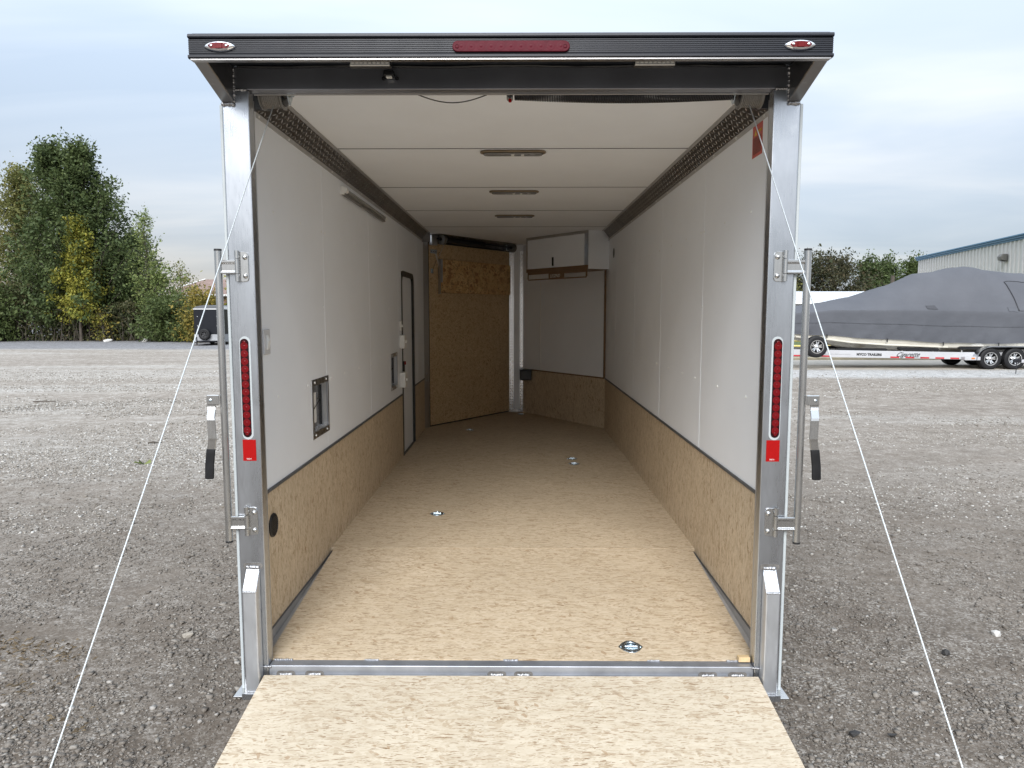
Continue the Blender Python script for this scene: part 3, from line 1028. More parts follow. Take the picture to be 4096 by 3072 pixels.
# black hooded lamp on the header
hl = MB().box(-0.462, -0.424, -0.030, -0.001, 2.256, 2.277).build('hooded_lamp', MT['black_plastic'], TR, bevel=0.005, seg=2)
for x in (-0.465, -0.417):
    MB().lathe([(0.0075, 0), (0.0075, 0.005), (0.0032, 0.005), (0.0032, 0)], (x, -0.001, 2.254), (0, -1, 0), 12, closed=True).build('lug', MT['black_plastic'], hl)
MB().box(-0.452, -0.432, -0.0285, -0.012, 2.251, 2.2562).build('lens', MT['led_dot'], hl)
# wiring along the canopy
pts = [(-1.0 + 2.0 * i / 40, -0.008, 2.2985 - 0.004 * (0.5 + 0.5 * math.sin(i * 0.55)) - 0.002 * random.random()) for i in range(41)]
MB().tube(pts, 0.0045, 6).build('wiring', MT['black_plastic'], TR, smooth=60)
pts = [(-0.377 + 0.307 * i / 14, 0.12, 2.240 - 0.038 * math.sin(math.pi * i / 14)) for i in range(15)]
MB().tube(pts, 0.0022, 6).build('hanging_wire', MT['dark_wire'], TR, smooth=60)

# ---- lock bars, their handles and hinges
for side in (-1, 1):
    xr = side * (1.097 if side < 0 else 1.1085)
    yb = -0.012
    bar = MB().tube([(xr, yb, 0.514), (xr, yb, 1.632)], 0.0135, 20).build('lock_bar', MT['stainless'], TR, smooth=40)
    for z0, z1 in ((0.5085, 0.516), (1.630, 1.6375)):
        MB().tube([(xr, yb, z0), (xr, yb, z1)], 0.0142, 16).build('end_cap', MT['black_plastic'], bar, smooth=40)
    k = -side
    # pivot bracket and bent handle hanging from it
    bx = xr + side * 0.030
    MB().box(min(xr + side * 0.010, xr + side * 0.060), max(xr + side * 0.010, xr + side * 0.060), yb - 0.017, yb - 0.011, 1.050, 1.089).build('handle_bracket', MT['stainless'], bar, bevel=0.004)
    MB().lathe([(0.0065, 0), (0.006, 0.003), (0.003, 0.005), (0.0005, 0.005)], (xr + side * 0.044, yb - 0.0165, 1.068), (0, -1, 0), 10).build('bolt', MT['zinc'], bar, smooth=40)
    path = [(0.046, -0.008, 1.086), (0.045, -0.008, 1.042), (0.043, -0.012, 1.032), (0.038, -0.034, 1.004), (0.0365, -0.036, 0.995), (0.0345, -0.036, 0.925), (0.036, -0.034, 0.915), (0.044, -0.030, 0.880)]
    mb = MB()
    wv = 0.0155
    vs = []
    for o, y, z in path:
        for dxx, dyy in ((-wv, -0.003), (wv, -0.003), (wv, 0.003), (-wv, 0.003)):
            vs.append((xr + side * o + dxx, yb + y + dyy, z))
    n = len(path)
    fs = [(i * 4 + q, i * 4 + (q + 1) % 4, (i + 1) * 4 + (q + 1) % 4, (i + 1) * 4 + q) for i in range(n - 1) for q in range(4)] + [(0, 1, 2, 3), tuple((n - 1) * 4 + q for q in range(4))]
    mb.add(vs, fs).build('handle', MT['stainless'], bar, bevel=0.001)
    mb = MB()
    path = [(0.0438, -0.030, 0.884), (0.047, -0.029, 0.862), (0.0525, -0.028, 0.82), (0.055, -0.028, 0.771), (0.055, -0.028, 0.766)]
    vs = []
    for i, (o, y, z) in enumerate(path):
        ww = 0.0168 if i < 4 else 0.0145
        for dxx, dyy in ((-ww, -0.005), (ww, -0.005), (ww, 0.005), (-ww, 0.005)):
            vs.append((xr + side * o + dxx, yb + y + dyy, z))
    n = len(path)
    fs = [(i * 4 + q, i * 4 + (q + 1) % 4, (i + 1) * 4 + (q + 1) % 4, (i + 1) * 4 + q) for i in range(n - 1) for q in range(4)] + [(0, 1, 2, 3), tuple((n - 1) * 4 + q for q in range(4))]
    mb.add(vs, fs).build('handle_grip', MT['rubber'], bar, bevel=0.003, seg=2, smooth=50)
    # hinges tying the bar to the post
    for zb, flip in ((1.516, 0), (0.534, 1)):
        xi = side * 0.9865
        hgt = 0.112
        pl = [(xi, zb + 0.014), (xi + side * 0.004, zb + 0.004), (xi + side * 0.014, zb), (xi + side * 0.036, zb),
              (xi + side * 0.036, zb + hgt), (xi + side * 0.014, zb + hgt), (xi + side * 0.004, zb + hgt - 0.004), (xi, zb + hgt - 0.014)]
        hg = MB().prism([(a, -0.0045, b) for a, b in pl], (0, 0.004, 0)).build('hinge', MT['stainless'], TR, bevel=0.001)
        for dz in (0.021, hgt - 0.021):
            MB().lathe([(0.0095, 0), (0.0092, 0.002), (0.0068, 0.0052), (0.0035, 0.0068), (0.0006, 0.0072)], (xi + side * 0.0125, -0.0045, zb + dz), (0, -1, 0), 14).build('rivet', MT['stainless'], hg, smooth=60)
        xk = xi + side * 0.040
        for z0, z1 in ((zb + 0.001, zb + 0.028), (zb + hgt - 0.026, zb + hgt + 0.003)):
            MB().lathe([(0.0088, 0), (0.0088, z1 - z0), (0.0066, z1 - z0), (0.0066, 0)], (xk, -0.011, z0), (0, 0, 1), 14, closed=True).build('knuckle', MT['stainless'], hg, smooth=40)
        MB().lathe([(0.0088, 0), (0.0088, 0.053), (0.005, 0.053), (0.005, 0)], (xk, -0.011, zb + 0.030), (0, 0, 1), 14, closed=True).build('knuckle', MT['stainless'], hg, smooth=40)
        x0, x1 = sorted((xk + side * 0.006, xr - side * 0.004))
        zl = zb + (0.030 if flip == 0 else 0.028)
        MB().prism([(x0, -0.007, zl + 0.050), (x0, -0.018, zl + 0.050), (x0, -0.018, zl + 0.040), (x0, -0.014, zl + 0.036), (x0, -0.014, zl + 0.010), (x0, -0.020, zl + 0.006), (x0, -0.020, zl), (x0, -0.012, zl - 0.002), (x0, -0.007, zl)], (x1 - x0, 0, 0)).build('arm', MT['stainless'], hg, bevel=0.0015)

# ---- ceiling boards, coves of tread plate
cs = [0.052, 1.25, 2.46, 3.635, 4.83, 5.46]
for a, b in zip(cs, cs[1:]):
    MB().box(-1.0, 1.0, a + 0.003, b - 0.003, ZC, ZC + 0.008).build('ceiling_panel', MT['white_ceil'], TR)
for s in cs[1:5]:
    MB().box(-0.965, 0.965, s - 0.004, s + 0.004, ZC - 0.0022, ZC - 0.0002).build('ceiling_seam', MT['grey_trim'], TR)
MB().prism([(-1.0, 5.463, ZC), (1.0, 5.463, ZC), (0.14, 6.83, ZC), (-0.12, 6.86, ZC)], (0, 0, 0.008)).build('ceiling_panel', MT['white_ceil'], TR)
MB().prism([(-1.03, 5.46, ZC + 0.015), (1.04, 5.46, ZC + 0.015), (0.16, 6.92, ZC + 0.015), (-0.14, 6.94, ZC + 0.015)], (0, 0, 0.05)).build('roof_nose', MT['navy'], TR)
MB().box(-0.995, 0.995, 0.06, 5.46, ZC + 0.0085, ZC + 0.014).build('ceiling_backing', MT['black_plastic'], TR)


def lugs(mb, o, u, v, nrm, lu, lv, pitch_=0.036, L=0.030, W=0.0075, H=0.0022):
    """raised tread-plate lugs over a patch spanned by unit vectors u, v"""
    o, u, v, nrm = Vector(o), Vector(u), Vector(v), Vector(nrm)
    nu, nv = int(lu / pitch_), max(1, int(lv / pitch_ * 1.6))
    for i in range(nu):
        for j in range(nv):
            ang = math.radians(38 if (i + j) % 2 else -52)
            d = u * math.cos(ang) + v * math.sin(ang)
            e = -u * math.sin(ang) + v * math.cos(ang)
            c = o + u * (i + 0.5) * pitch_ + v * (j + 0.5) * (lv / nv) + nrm * 0.0006
            l = min(L, 0.9 * lv)
            mb.add([c - d * l / 2, c - e * W / 2, c + d * l / 2, c + e * W / 2, c - d * l * 0.22 + nrm * H, c + d * l * 0.22 + nrm * H],
                   [(0, 1, 4), (1, 2, 5), (1, 5, 4), (2, 3, 5), (3, 0, 4), (3, 4, 5)])
    return mb


for side in (-1, 1):
    y0, y1 = 0.25, (5.34 if side < 0 else 5.24)
    a = Vector((side * XW, 0, ZT))
    b = Vector((side * 0.965, 0, ZC))
    v = (b - a).normalized()
    nrm = Vector((-side * v.z, 0, side * v.x)) if True else None
    nrm = Vector((-side * abs(v.z), 0, -abs(v.x)))
    plate = MB().prism([(a.x, y0, a.z), (b.x, y0, b.z), (b.x - nrm.x * 0.003, y0, b.z - nrm.z * 0.003), (a.x - nrm.x * 0.003, y0, a.z - nrm.z * 0.003)], (0, y1 - y0, 0))
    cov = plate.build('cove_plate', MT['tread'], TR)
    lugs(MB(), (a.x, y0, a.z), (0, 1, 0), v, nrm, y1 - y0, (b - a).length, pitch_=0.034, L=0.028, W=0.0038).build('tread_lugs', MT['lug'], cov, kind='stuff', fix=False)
    xs = sorted((side * XW, side * (XW - 0.0025)))
    MB().box(xs[0], xs[1], y0, y1, ZT - 0.022, ZT - 0.0005).build('cove_flange', MT['alu_dull'], cov)
    xs = sorted((side * 0.965, side * 0.943))
    MB().box(xs[0], xs[1], y0 + 0.19, y1, ZC - 0.0028, ZC - 0.0003).build('cove_flange', MT['alu_dull'], cov)
    # black block added for the shade of the open corner at the plate's rear
    xs = sorted((side * 0.966, side * 1.028))
    MB().box(xs[0], xs[1], 0.22, 0.246, ZT + 0.002, ZC + 0.03).build('added_corner_block', MT['black_plastic'], TR)
    xs = sorted((side * 0.94, side * 1.066))
    MB().box(xs[0], xs[1], y1 + 0.002, y1 + 0.03, ZT - 0.03, ZC + 0.02).build('added_corner_block', MT['tread'], TR)  # added block closing a light leak at the cove's front end
    for i in range(14):
        y = y0 + 0.03 + (y1 - y0 - 0.06) * i / 13
        inst('screw', scr_me, None, cov, T(side * (XW - 0.0026), y, ZT - 0.012) @ Matrix.Rotation(0 if side < 0 else math.pi, 4, 'Z'))

# ---- spring, shaft, drums of the ramp counterbalance
MB().tube([(-0.955, 0.12, 2.246), (0.955, 0.12, 2.246)], 0.0125, 12).build('spring_shaft', MT['drum'], TR, smooth=40)
turns, npt = 128, 12
pts = []
for i in range(turns * npt + 1):
    t = i / (turns * npt)
    a = 2 * math.pi * turns * t
    sag = 0.012 * math.sin(math.pi * t) + 0.004
    pts.append((0.012 + 0.832 * t, 0.12 + 0.029 * math.cos(a), 2.246 - sag + 0.029 * math.sin(a)))
MB().tube(pts, 0.0031, 5).build('torsion_spring', MT['black_steel'], TR, smooth=60)
bk = MB().box(-0.016, 0.008, 0.10, 0.14, 2.212, 2.262).build('spring_anchor', MT['drum'], TR, bevel=0.004)
MB().lathe([(0.0085, 0), (0.0085, 0.012), (0.005, 0.012), (0.005, 0)], (-0.003, 0.10, 2.218), (0, -1, 0), 6, closed=True).build('set_screw', MT['zinc'], bk)
MB().tube([(-0.003, 0.112, 2.213), (-0.003, 0.112, 2.202)], 0.006, 10).build('red_plug', MT['red_tape'], bk)
for side in (-1, 1):
    c = Vector((side * (0.9135), 0.12, 2.236))
    prof_ = [(0.057, -0.043), (0.060, -0.041), (0.060, -0.037)]
    for i in range(10):
        h = -0.034 + i * 0.0068
        prof_ += [(0.0515, h), (0.0535, h + 0.0017), (0.0535, h + 0.0034), (0.0515, h + 0.0051)]
    prof_ += [(0.056, 0.037), (0.058, 0.039), (0.058, 0.043)]
    dr = MB().lathe(prof_, c, (1, 0, 0), 32).build('cable_drum', MT['drum'], TR, smooth=35)
    MB().lathe([(0.047, 0), (0.047, 0.003), (0.020, 0.004), (0.018, 0.012), (0.0005, 0.012)], c + Vector((-side * 0.0415, 0, 0)), (-side, 0, 0), 24).build('drum_hub', MT['black_plastic'], dr, smooth=40)
    xb = side * 0.853
    br = MB().prism([(xb, 0.075, 2.275), (xb, 0.165, 2.275), (xb, 0.150, 2.222), (xb, 0.128, 2.196), (xb, 0.112, 2.196), (xb, 0.085, 2.235)], (-side * 0.004, 0, 0)).build('bearing_bracket', MT['zinc'], TR)
    MB().lathe([(0.022, 0), (0.022, 0.012), (0.016, 0.014), (0.016, 0.026), (0.0127, 0.026)], (xb - side * 0.004, 0.12, 2.246), (-side, 0, 0), 16).build('bearing', MT['zinc'], br, smooth=40)
    # lift cable down to the ramp
    p0 = Vector((side * 0.907, 0.098, 2.186))
    p1 = Vector((side * 0.986, -1.90, -0.292))
    MB().tube([p0, p0.lerp(p1, 0.3), p0.lerp(p1, 0.6), p1], 0.0021, 8).build('lift_cable', MT['wire_rope'], TR, smooth=60)

# ---- dome lights
for y in (1.318, 2.62, 3.94):
    d = MB().capsule((0.002, y, ZC - 0.0005), (1, 0, 0), (0, 1, 0), (0, 0, -1), 0.182, 0.042, 0.012, 8).build('dome_light', MT['bronze'], TR, bevel=0.004, smooth=40)
    MB().capsule((0.002, y, ZC - 0.0122), (1, 0, 0), (0, 1, 0), (0, 0, -1), 0.164, 0.030, 0.010, 8).build('lens', MT['smoke_lens'], d, bevel=0.004, smooth=40)
    for xx in (0.0, 0.054):
        MB().box(xx - 0.008, xx + 0.008, y - 0.026, y + 0.026, ZC - 0.0232, ZC - 0.0224).build('led_strip', MT['led_dot'], d)
# ---- tube lamp on the left wall
tl = MB().box(-1.0295, -1.004, 1.66, 2.975, 2.100, 2.117).build('tube_lamp', MT['drum'], TR, bevel=0.003)
MB().tube([(-1.006, 1.69, 2.128), (-1.006, 2.955, 2.128)], 0.0125, 14).build('tube', MT['strip_glass'], tl, smooth=50)
for y0, y1 in ((1.648, 1.692), (2.945, 2.982)):
    MB().tube([(-1.006, y0, 2.128), (-1.006, y1, 2.128)], 0.0165, 16).build('end_cap', MT['white_plastic'], tl, smooth=50)
MB().box(-1.0298, -1.008, 1.636, 1.66, 2.102, 2.148).build('bracket', MT['white_plastic'], tl, bevel=0.002)

# ---- flow-through vents in the left wall
for y0, y1, z0, z1 in VENTS:
    vt = MB()
    w = 0.028
    x0, x1 = -1.0345, -1.0270
    # flange in four bars
    fl = MB().box(x0, x1, y0 - 0.006, y1 + 0.006, z0 - 0.006, z0 + w)
    V_ = fl.build('wall_vent', MT['stainless'], TR, bevel=0.001)
    for nm, bx in (('flange_bar', (y0 - 0.006, y1 + 0.006, z1 - w, z1 + 0.006)), ('flange_bar', (y0 - 0.006, y0 + w * 0.6, z0 + w + 0.0003, z1 - w - 0.0003)), ('flange_bar', (y1 - w * 0.6, y1 + 0.006, z0 + w + 0.0003, z1 - w - 0.0003))):
        MB().box(x0, x1, *bx).build(nm, MT['stainless'] if bx[2] > z1 - 0.05 else MT['alu'], V_, bevel=0.001)
    # recessed tray behind the flange, with its flap and a black prop rod
    ya, yb2, za, zb2 = y0 + w * 0.6, y1 - w * 0.6, z0 + w, z1 - w
    tray = MB()
    tray.box(-1.066, -1.0352, ya - 0.004, ya, za, zb2).box(-1.066, -1.0352, yb2, yb2 + 0.004, za, zb2)
    tray.box(-1.066, -1.0352, ya, yb2, za - 0.004, za).box(-1.066, -1.0352, ya, yb2, zb2, zb2 + 0.004)
    tray.build('tray', MT['alu_dull'], V_)
    MB().box(-1.0640, -1.0600, ya, yb2, za, zb2).build('flap', MT['alu'], V_)
    MB().box(-1.0598, -1.0570, ya + 0.02, ya + 0.15, za + 0.035, zb2 - 0.045).build('flap_panel', MT['white_plastic'], V_, bevel=0.001)
    MB().box(-1.0596, -1.050, yb2 - 0.050, yb2 - 0.040, za + 0.01, zb2 - 0.012).build('flap_seal', MT['black_plastic'], V_)
    MB().tube([(-1.052, ya + 0.015, za + 0.09), (-1.052, yb2 - 0.06, zb2 - 0.085)], 0.0022, 6).build('prop_rod', MT['black_plastic'], V_)
    for yy in (y0 + 0.045, y1 - 0.045):
        for zz_ in (z0 + 0.011, z1 - 0.011):
            inst('screw', scr_me, None, V_, T(x1, yy, zz_))

# ---- side door in the left wall: black rounded frame, recessed white leaf


def rrect(y0, y1, z0, z1, r, n=5):
    out = []
    for cy, cz, a0 in ((y1 - r, z1 - r, 0), (y0 + r, z1 - r, 90)):
        for k in range(n + 1):
            a = math.radians(a0 + 90 * k / n)
            out.append((cy + r * math.cos(a), cz + r * math.sin(a)))
    out += [(y0, z0), (y1, z0)]
    return out


D0, D1 = 3.852, 4.638
outer = rrect(D0 - 0.004, D1 + 0.004, 0.058, 1.781, 0.10)
inner = rrect(D0 + 0.044, D1 - 0.044, 0.074, 1.733, 0.065)
fm = MB()
n = len(outer)
vs = [(-1.026, y, z) for y, z in outer] + [(-1.026, y, z) for y, z in inner] + [(-1.064, y, z) for y, z in inner] + [(-1.036, y, z) for y, z in outer]
fs = []
for a, b in ((0, 1), (1, 2), (3, 0)):
    for i in range(n):
        j = (i + 1) % n
        fs.append((a * n + i, a * n + j, b * n + j, b * n + i))
SD = fm.add(vs, fs).build('side_door', MT['black_plastic'], TR, fix=False)
leaf = MB().prism([(-1.062, y, z) for y, z in rrect(D0 + 0.0442, D1 - 0.0442, 0.0742, 1.7328, 0.065)], (0.014, 0, 0)).build('door_leaf', MT['white_wall'], SD)
lt = MB().box(-1.047, -1.018, D0 + 0.012, D0 + 0.085, 0.835, 0.95).build('latch', MT['black_plastic'], SD, bevel=0.004)
MB().box(-1.0185, -1.008, D0 + 0.055, D0 + 0.082, 0.915, 0.948).build('latch_button', MT['red_tape'], SD, bevel=0.003)
for nm, y0, y1, z0, z1, xt in (('switch_plate', 3.725, 3.80, 1.232, 1.322, -1.018), ('switch_box', 3.722, 3.835, 1.075, 1.194, -0.985), ('outlet_box', 3.712, 3.835, 0.722, 0.858, -0.982)):
    sb = MB().box(-1.0298, xt, y0, y1, z0, z1).build(nm, MT['white_plastic'], TR, bevel=0.006, seg=2)
    MB().box(xt - 0.001, xt + 0.012, (y0 + y1) / 2 - 0.004, (y0 + y1) / 2 + 0.012, (z0 + z1) / 2 - 0.012, (z0 + z1) / 2 + 0.012).build('switch_toggle', MT['white_plastic'], sb, bevel=0.003)
sw = MB().box(-1.0298, -1.0225, 0.240, 0.314, 1.224, 1.330).build('light_switch', MT['plate_grey'], TR, bevel=0.003)
MB().prism([(-1.0225, 0.262, 1.245), (-1.0225, 0.262, 1.308), (-1.012, 0.262, 1.282), (-1.018, 0.262, 1.25)], (0, 0.028, 0)).build('rocker', MT['white_plastic'], sw, bevel=0.001)
# black speaker grille low on the left wall, black port high on the right wall
gr = MB().lathe([(0.052, 0), (0.051, 0.006), (0.046, 0.009), (0.044, 0.004), (0.0005, 0.004)], (-1.0298, 0.288, 0.487), (1, 0, 0), 28).build('speaker_grille', MT['black_plastic'], TR, smooth=40)
for i in range(9):
    dzz = -0.036 + i * 0.009
    hw = math.sqrt(max(0.0, 0.042 ** 2 - dzz ** 2))
    MB().prism([(-1.0255, 0.288 - hw, 0.487 + dzz - 0.0020), (-1.0215, 0.288 - hw, 0.487 + dzz - 0.0035), (-1.0215, 0.288 - hw, 0.487 + dzz + 0.0005), (-1.0255, 0.288 - hw, 0.487 + dzz + 0.0020)], (0, 2 * hw, 0)).build('slat', MT['black_plastic'], gr)
MB().lathe([(0.05, 0), (0.049, 0.003), (0.042, 0.004), (0.040, 0.001), (0.0005, 0.001)], (1.0298, 4.84, 2.012), (-1, 0, 0), 24).build('round_port', MT['black_plastic'], TR, smooth=40)
# warning sticker on the right wall
st = MB().box(1.0286, 1.0297, 0.305, 0.428, 2.052, 2.182).build('warning_sticker', MT['sticker'], TR)
tri = MB().prism([(1.0285, 0.405, 2.140), (1.0285, 0.375, 2.140), (1.0285, 0.390, 2.164)], (-0.0004, 0, 0)).build('warning_triangle', MT['yellow'], st)
text('warning_word', 'WARNING', 0.017, (1.0283, 0.370, 2.146), (0, -1, 0), (0, 0, 1), MT['yellow'], st, 0.0002, xs=0.72)
lines = MB()
for i in range(15):
    z = 2.131 - i * 0.0046
    lines.box(1.0281, 1.0285, 0.315 + (random.random() * 0.02 if i % 4 == 3 else 0.002), 0.418, z - 0.0010, z + 0.0010)
lines.build('small_print', MT['black_ink'], st, kind='stuff')

# ---- tie-down rings let into the floor
plate_poly = [(0.052, 0.0), (0.034, 0.030), (0.012, 0.048), (-0.012, 0.048), (-0.034, 0.030), (-0.052, 0.0), (-0.034, -0.030), (-0.012, -0.048), (0.012, -0.048), (0.034, -0.030)]
pm, _ = MB().prism([(x, y, 0) for x, y in plate_poly], (0, 0, 0.0025)).mesh('tie_down', bevel=0.001, smooth=40, center=False)
dish = MB().lathe([(0.036, 0.0030), (0.032, 0.0045), (0.026, 0.0026), (0.010, 0.0030), (0.0005, 0.0034)], (0, 0, 0), (0, 0, 1), 22)
dm, _ = dish.mesh('dish', smooth=60, center=False)
rg, _ = MB().tube([(0.023 * math.cos(a), 0.004 + 0.021 * math.sin(a), 0.0075) for a in np.linspace(-0.5, math.pi + 0.5, 18)], 0.0034, 8).mesh('ring', smooth=60, center=False)
ba, _ = MB().tube([(-0.026, -0.008, 0.0075), (0.026, -0.008, 0.0075)], 0.0042, 8).mesh('ring_bar', smooth=60, center=False)
bo, _ = MB().lathe([(0.005, 0.002), (0.0048, 0.0045), (0.002, 0.0058), (0.0003, 0.006)], (0, 0, 0), (0, 0, 1), 10).mesh('bolt', smooth=50, center=False)
for me_ in (pm, dm, rg, ba, bo):
    me_.materials.append(MT['zinc'])
slope = math.atan2(ZF - 0.004, 1.229 - 0.052)
for x, y in ((0.500, 0.150), (-0.503, 1.92), (0.525, 3.722), (0.527, 3.505), (-0.509, 5.319), (0.080, 6.59)):
    if y < 1.2:
        z = 0.003 + (y - 0.052) * math.tan(slope) + 0.0008
        M = T(x, y, z) @ Matrix.Rotation(slope, 4, 'X')
    else:
        M = T(x, y, ZF + 0.0008)
    t_ = inst('tie_down', pm, None, TR, M)
    inst('dish', dm, None, t_, M)
    inst('ring', rg, None, t_, M)
    inst('ring_bar', ba, None, t_, M)
    for bx, by in ((0.0, 0.040), (0.0, -0.040), (0.041, 0), (-0.041, 0)):
        inst('bolt', bo, None, t_, M @ T(bx, by, 0))

# ---- the V nose: front ramp door on the left, board wall with cabinet on the right
tv = Vector((NOSE_L[0] - LA[0], NOSE_L[1] - LA[1], 0))
LVL = tv.length
tv.normalize()
FL = frame((LA[0], LA[1], 0), tv, (tv.y, -tv.x, 0), (0, 0, 1))
MB().box(-0.005, LVL + 0.01, -0.045, -0.003, 0.085, 2.185).xf(FL).build('front_ramp_door', MT['osb_door'], TR)
MB().box(-0.012, LVL + 0.02, -0.060, -0.046, 0.05, 2.30).xf(FL).build('front_skin', MT['navy'], TR)
MB().box(-0.010, LVL + 0.01, -0.046, -0.001, ZF + 0.001, 0.084).xf(FL).build('door_bottom_seal', MT['black_plastic'], TR)
MB().box(-0.012, -0.0052, -0.045, -0.001, 0.085, 2.20).xf(FL).build('door_edge_seal', MT['black_plastic'], TR)
MB().box(-0.005, LVL, -0.045, 0.006, 2.1865, 2.205).xf(FL).build('door_top_seal', MT['black_plastic'], TR)
MB().box(-0.005, LVL, -0.045, -0.002, 2.206, 2.279).xf(FL).build('door_header', MT['tread'], TR)
# aluminium post at the left of the door and the corner behind the wall end
pst = MB().prism([(-1.034, 5.425, ZF), (-0.9895, 5.545, ZF), (-1.03, 5.60, ZF), (-1.066, 5.50, ZF)], (0, 0, 2.13)).build('front_post', MT['alu_dull'], TR)
d_ = Vector((0.0445, 0.12, 0)).normalized()
nn = Vector((d_.y, -d_.x, 0))
for z in (0.62, 0.70, 1.71, 1.82):
    q = Vector((-1.012, 5.485, z))
    MB().lathe([(0.012, 0), (0.011, 0.003), (0.006, 0.006), (0.0006, 0.0065)], q, nn, 12).build('bolt', MT['alu'], pst, smooth=50)
# glued strand-board hatch across the door top, with trim, strap and latch plates
HX0, HX1 = 0.155, LVL + 0.005
ht = MB().box(HX0, HX1, 0.001, 0.022, 1.625, 2.010).xf(FL).build('door_hatch', MT['osb_hatch'], TR, bevel=0.001)
MB().box(HX0 - 0.002, HX0 + 0.045, 0.0225, 0.030, 1.745, 2.010).xf(FL).build('hatch_trim', MT['alu'], ht)
MB().box(HX0 - 0.004, HX0 - 0.0003, 0.001, 0.040, 1.61, 2.01).xf(FL).build('hatch_edge', MT['alu'], ht)
lp = MB().box(0.024, 0.135, -0.0025, 0.003, 2.070, 2.115).xf(FL).build('latch_plate', MT['zinc'], TR, bevel=0.001)
for sx in (0.04, 0.075, 0.115):
    MB().lathe([(0.006, 0), (0.005, 0.003), (0.0005, 0.0035)], FL @ Vector((sx, 0.003, 2.092)), FL.to_3x3() @ Vector((0, 1, 0)), 8).build('bolt', MT['black_steel'], lp)
MB().box(0.030, 0.068, -0.0025, 0.003, 1.845, 1.895).xf(FL).build('hook_plate', MT['zinc'], TR, bevel=0.001)
MB().prism([(0.095, 0.004, 2.07), (0.128, 0.004, 2.07), (0.160, 0.012, 1.93), (0.148, 0.012, 1.93)], (0, 0.002, 0)).xf(FL).build('strap', MT['strap'], TR)
MB().tube([FL @ Vector((0.062, 0.004, 1.89)), FL @ Vector((0.115, 0.004, 1.99))], 0.0025, 6).build('cord', MT['dark_wire'], TR)
MB().tube([FL @ Vector((0.165, 0.10, 2.20)), FL @ Vector((0.15, 0.006, 2.02))], 0.002, 6).build('door_cable', MT['wire_rope'], TR)
# front spring set
MB().tube([FL @ Vector((0.06, 0.075, 2.235)), FL @ Vector((LVL - 0.03, 0.075, 2.235))], 0.011, 10).build('front_shaft', MT['black_steel'], TR, smooth=40)
MB().tube([FL @ Vector((0.21, 0.075, 2.233)), FL @ Vector((0.40, 0.075, 2.229)), FL @ Vector((0.65, 0.075, 2.226)), FL @ Vector((0.92, 0.075, 2.231))], 0.034, 16).build('front_spring', MT['black_steel'], TR, smooth=40)
for s_, r_ in ((0.135, 0.062), (LVL - 0.035, 0.055)):
    q = FL @ Vector((s_ - 0.02, 0.075, 2.232))
    fd = MB().lathe([(r_, 0), (r_, 0.006), (r_ * 0.85, 0.008), (r_ * 0.85, 0.042), (r_, 0.044), (r_, 0.05)], q, tv, 28).build('front_drum', MT['drum'], TR, smooth=40)
    MB().lathe([(0.02, 0), (0.018, 0.02), (0.0005, 0.02)], q, -tv, 14).build('drum_hub', MT['black_plastic'], fd, smooth=40)
MB().box(0.0, 0.10, -0.001, 0.045, 2.16, 2.272).xf(FL).build('front_bearing_bracket', MT['alu_dull'], TR, bevel=0.003)
MB().box(LVL - 0.14, LVL - 0.075, -0.001, 0.060, 2.19, 2.27).xf(FL).build('front_bearing_bracket', MT['zinc'], TR, bevel=0.003)
# tread-plate cove above the front door
cvp = [(0.0, 0.004, 2.2795), (LVL - 0.05, 0.004, 2.2795), (LVL - 0.05, 0.115, 2.2790), (0.0, 0.115, 2.2790)]
cvm = MB().box(0.0, LVL - 0.05, 0.0, 0.16, 2.2762, 2.2795).xf(FL).build('front_cove_plate', MT['tread'], TR)
lugs(MB(), (0.0, 0.0, 2.2762), (1, 0, 0), (0, 1, 0), (0, 0, -1), LVL - 0.05, 0.16).xf(FL).build('tread_lugs', MT['lug'], cvm, kind='stuff', fix=False)

# nose post: white board between two bright tread-plate strips
MB().box(-0.073, 0.113, 6.846, 6.858, ZF, 2.279).build('nose_board', MT['white_wall'], TR)
for xa_, xb_ in ((-0.078, -0.020), (0.060, 0.112)):
    ns = MB().box(xa_, xb_, 6.838, 6.8455, ZF + 0.001, 2.20).build('nose_strip', MT['tread_bright'], TR)
    lugs(MB(), (xa_, 6.838, ZF + 0.005), (0, 0, 1), (1, 0, 0), (0, -1, 0), 2.12, xb_ - xa_, pitch_=0.036, L=0.040, W=0.014, H=0.0055).build('tread_lugs', MT['chrome'], ns, kind='stuff', fix=False)
nb = MB().box(-0.0195, 0.0595, 6.838, 6.8455, ZF + 0.001, ZF + 0.03).build('nose_strip', MT['tread_bright'], TR)
lugs(MB(), (-0.0195, 6.838, ZF + 0.003), (1, 0, 0), (0, 0, 1), (0, -1, 0), 0.079, 0.027, pitch_=0.024, L=0.020, W=0.006, H=0.004).build('tread_lugs', MT['chrome'], nb, kind='stuff', fix=False)
MB().box(-0.12, 0.15, 6.862, 6.90, 0.04, 2.30).build('nose_skin', MT['navy'], TR)
bb = MB().box(0.060, 0.215, 6.62, 6.80, 0.515, 0.638).build('battery_box', MT['black_plastic'], TR, bevel=0.01, seg=2, label='black plastic box at the nose of the trailer')
MB().box(0.056, 0.219, 6.616, 6.803, 0.6385, 0.652).build('lid', MT['black_plastic'], bb, bevel=0.004)

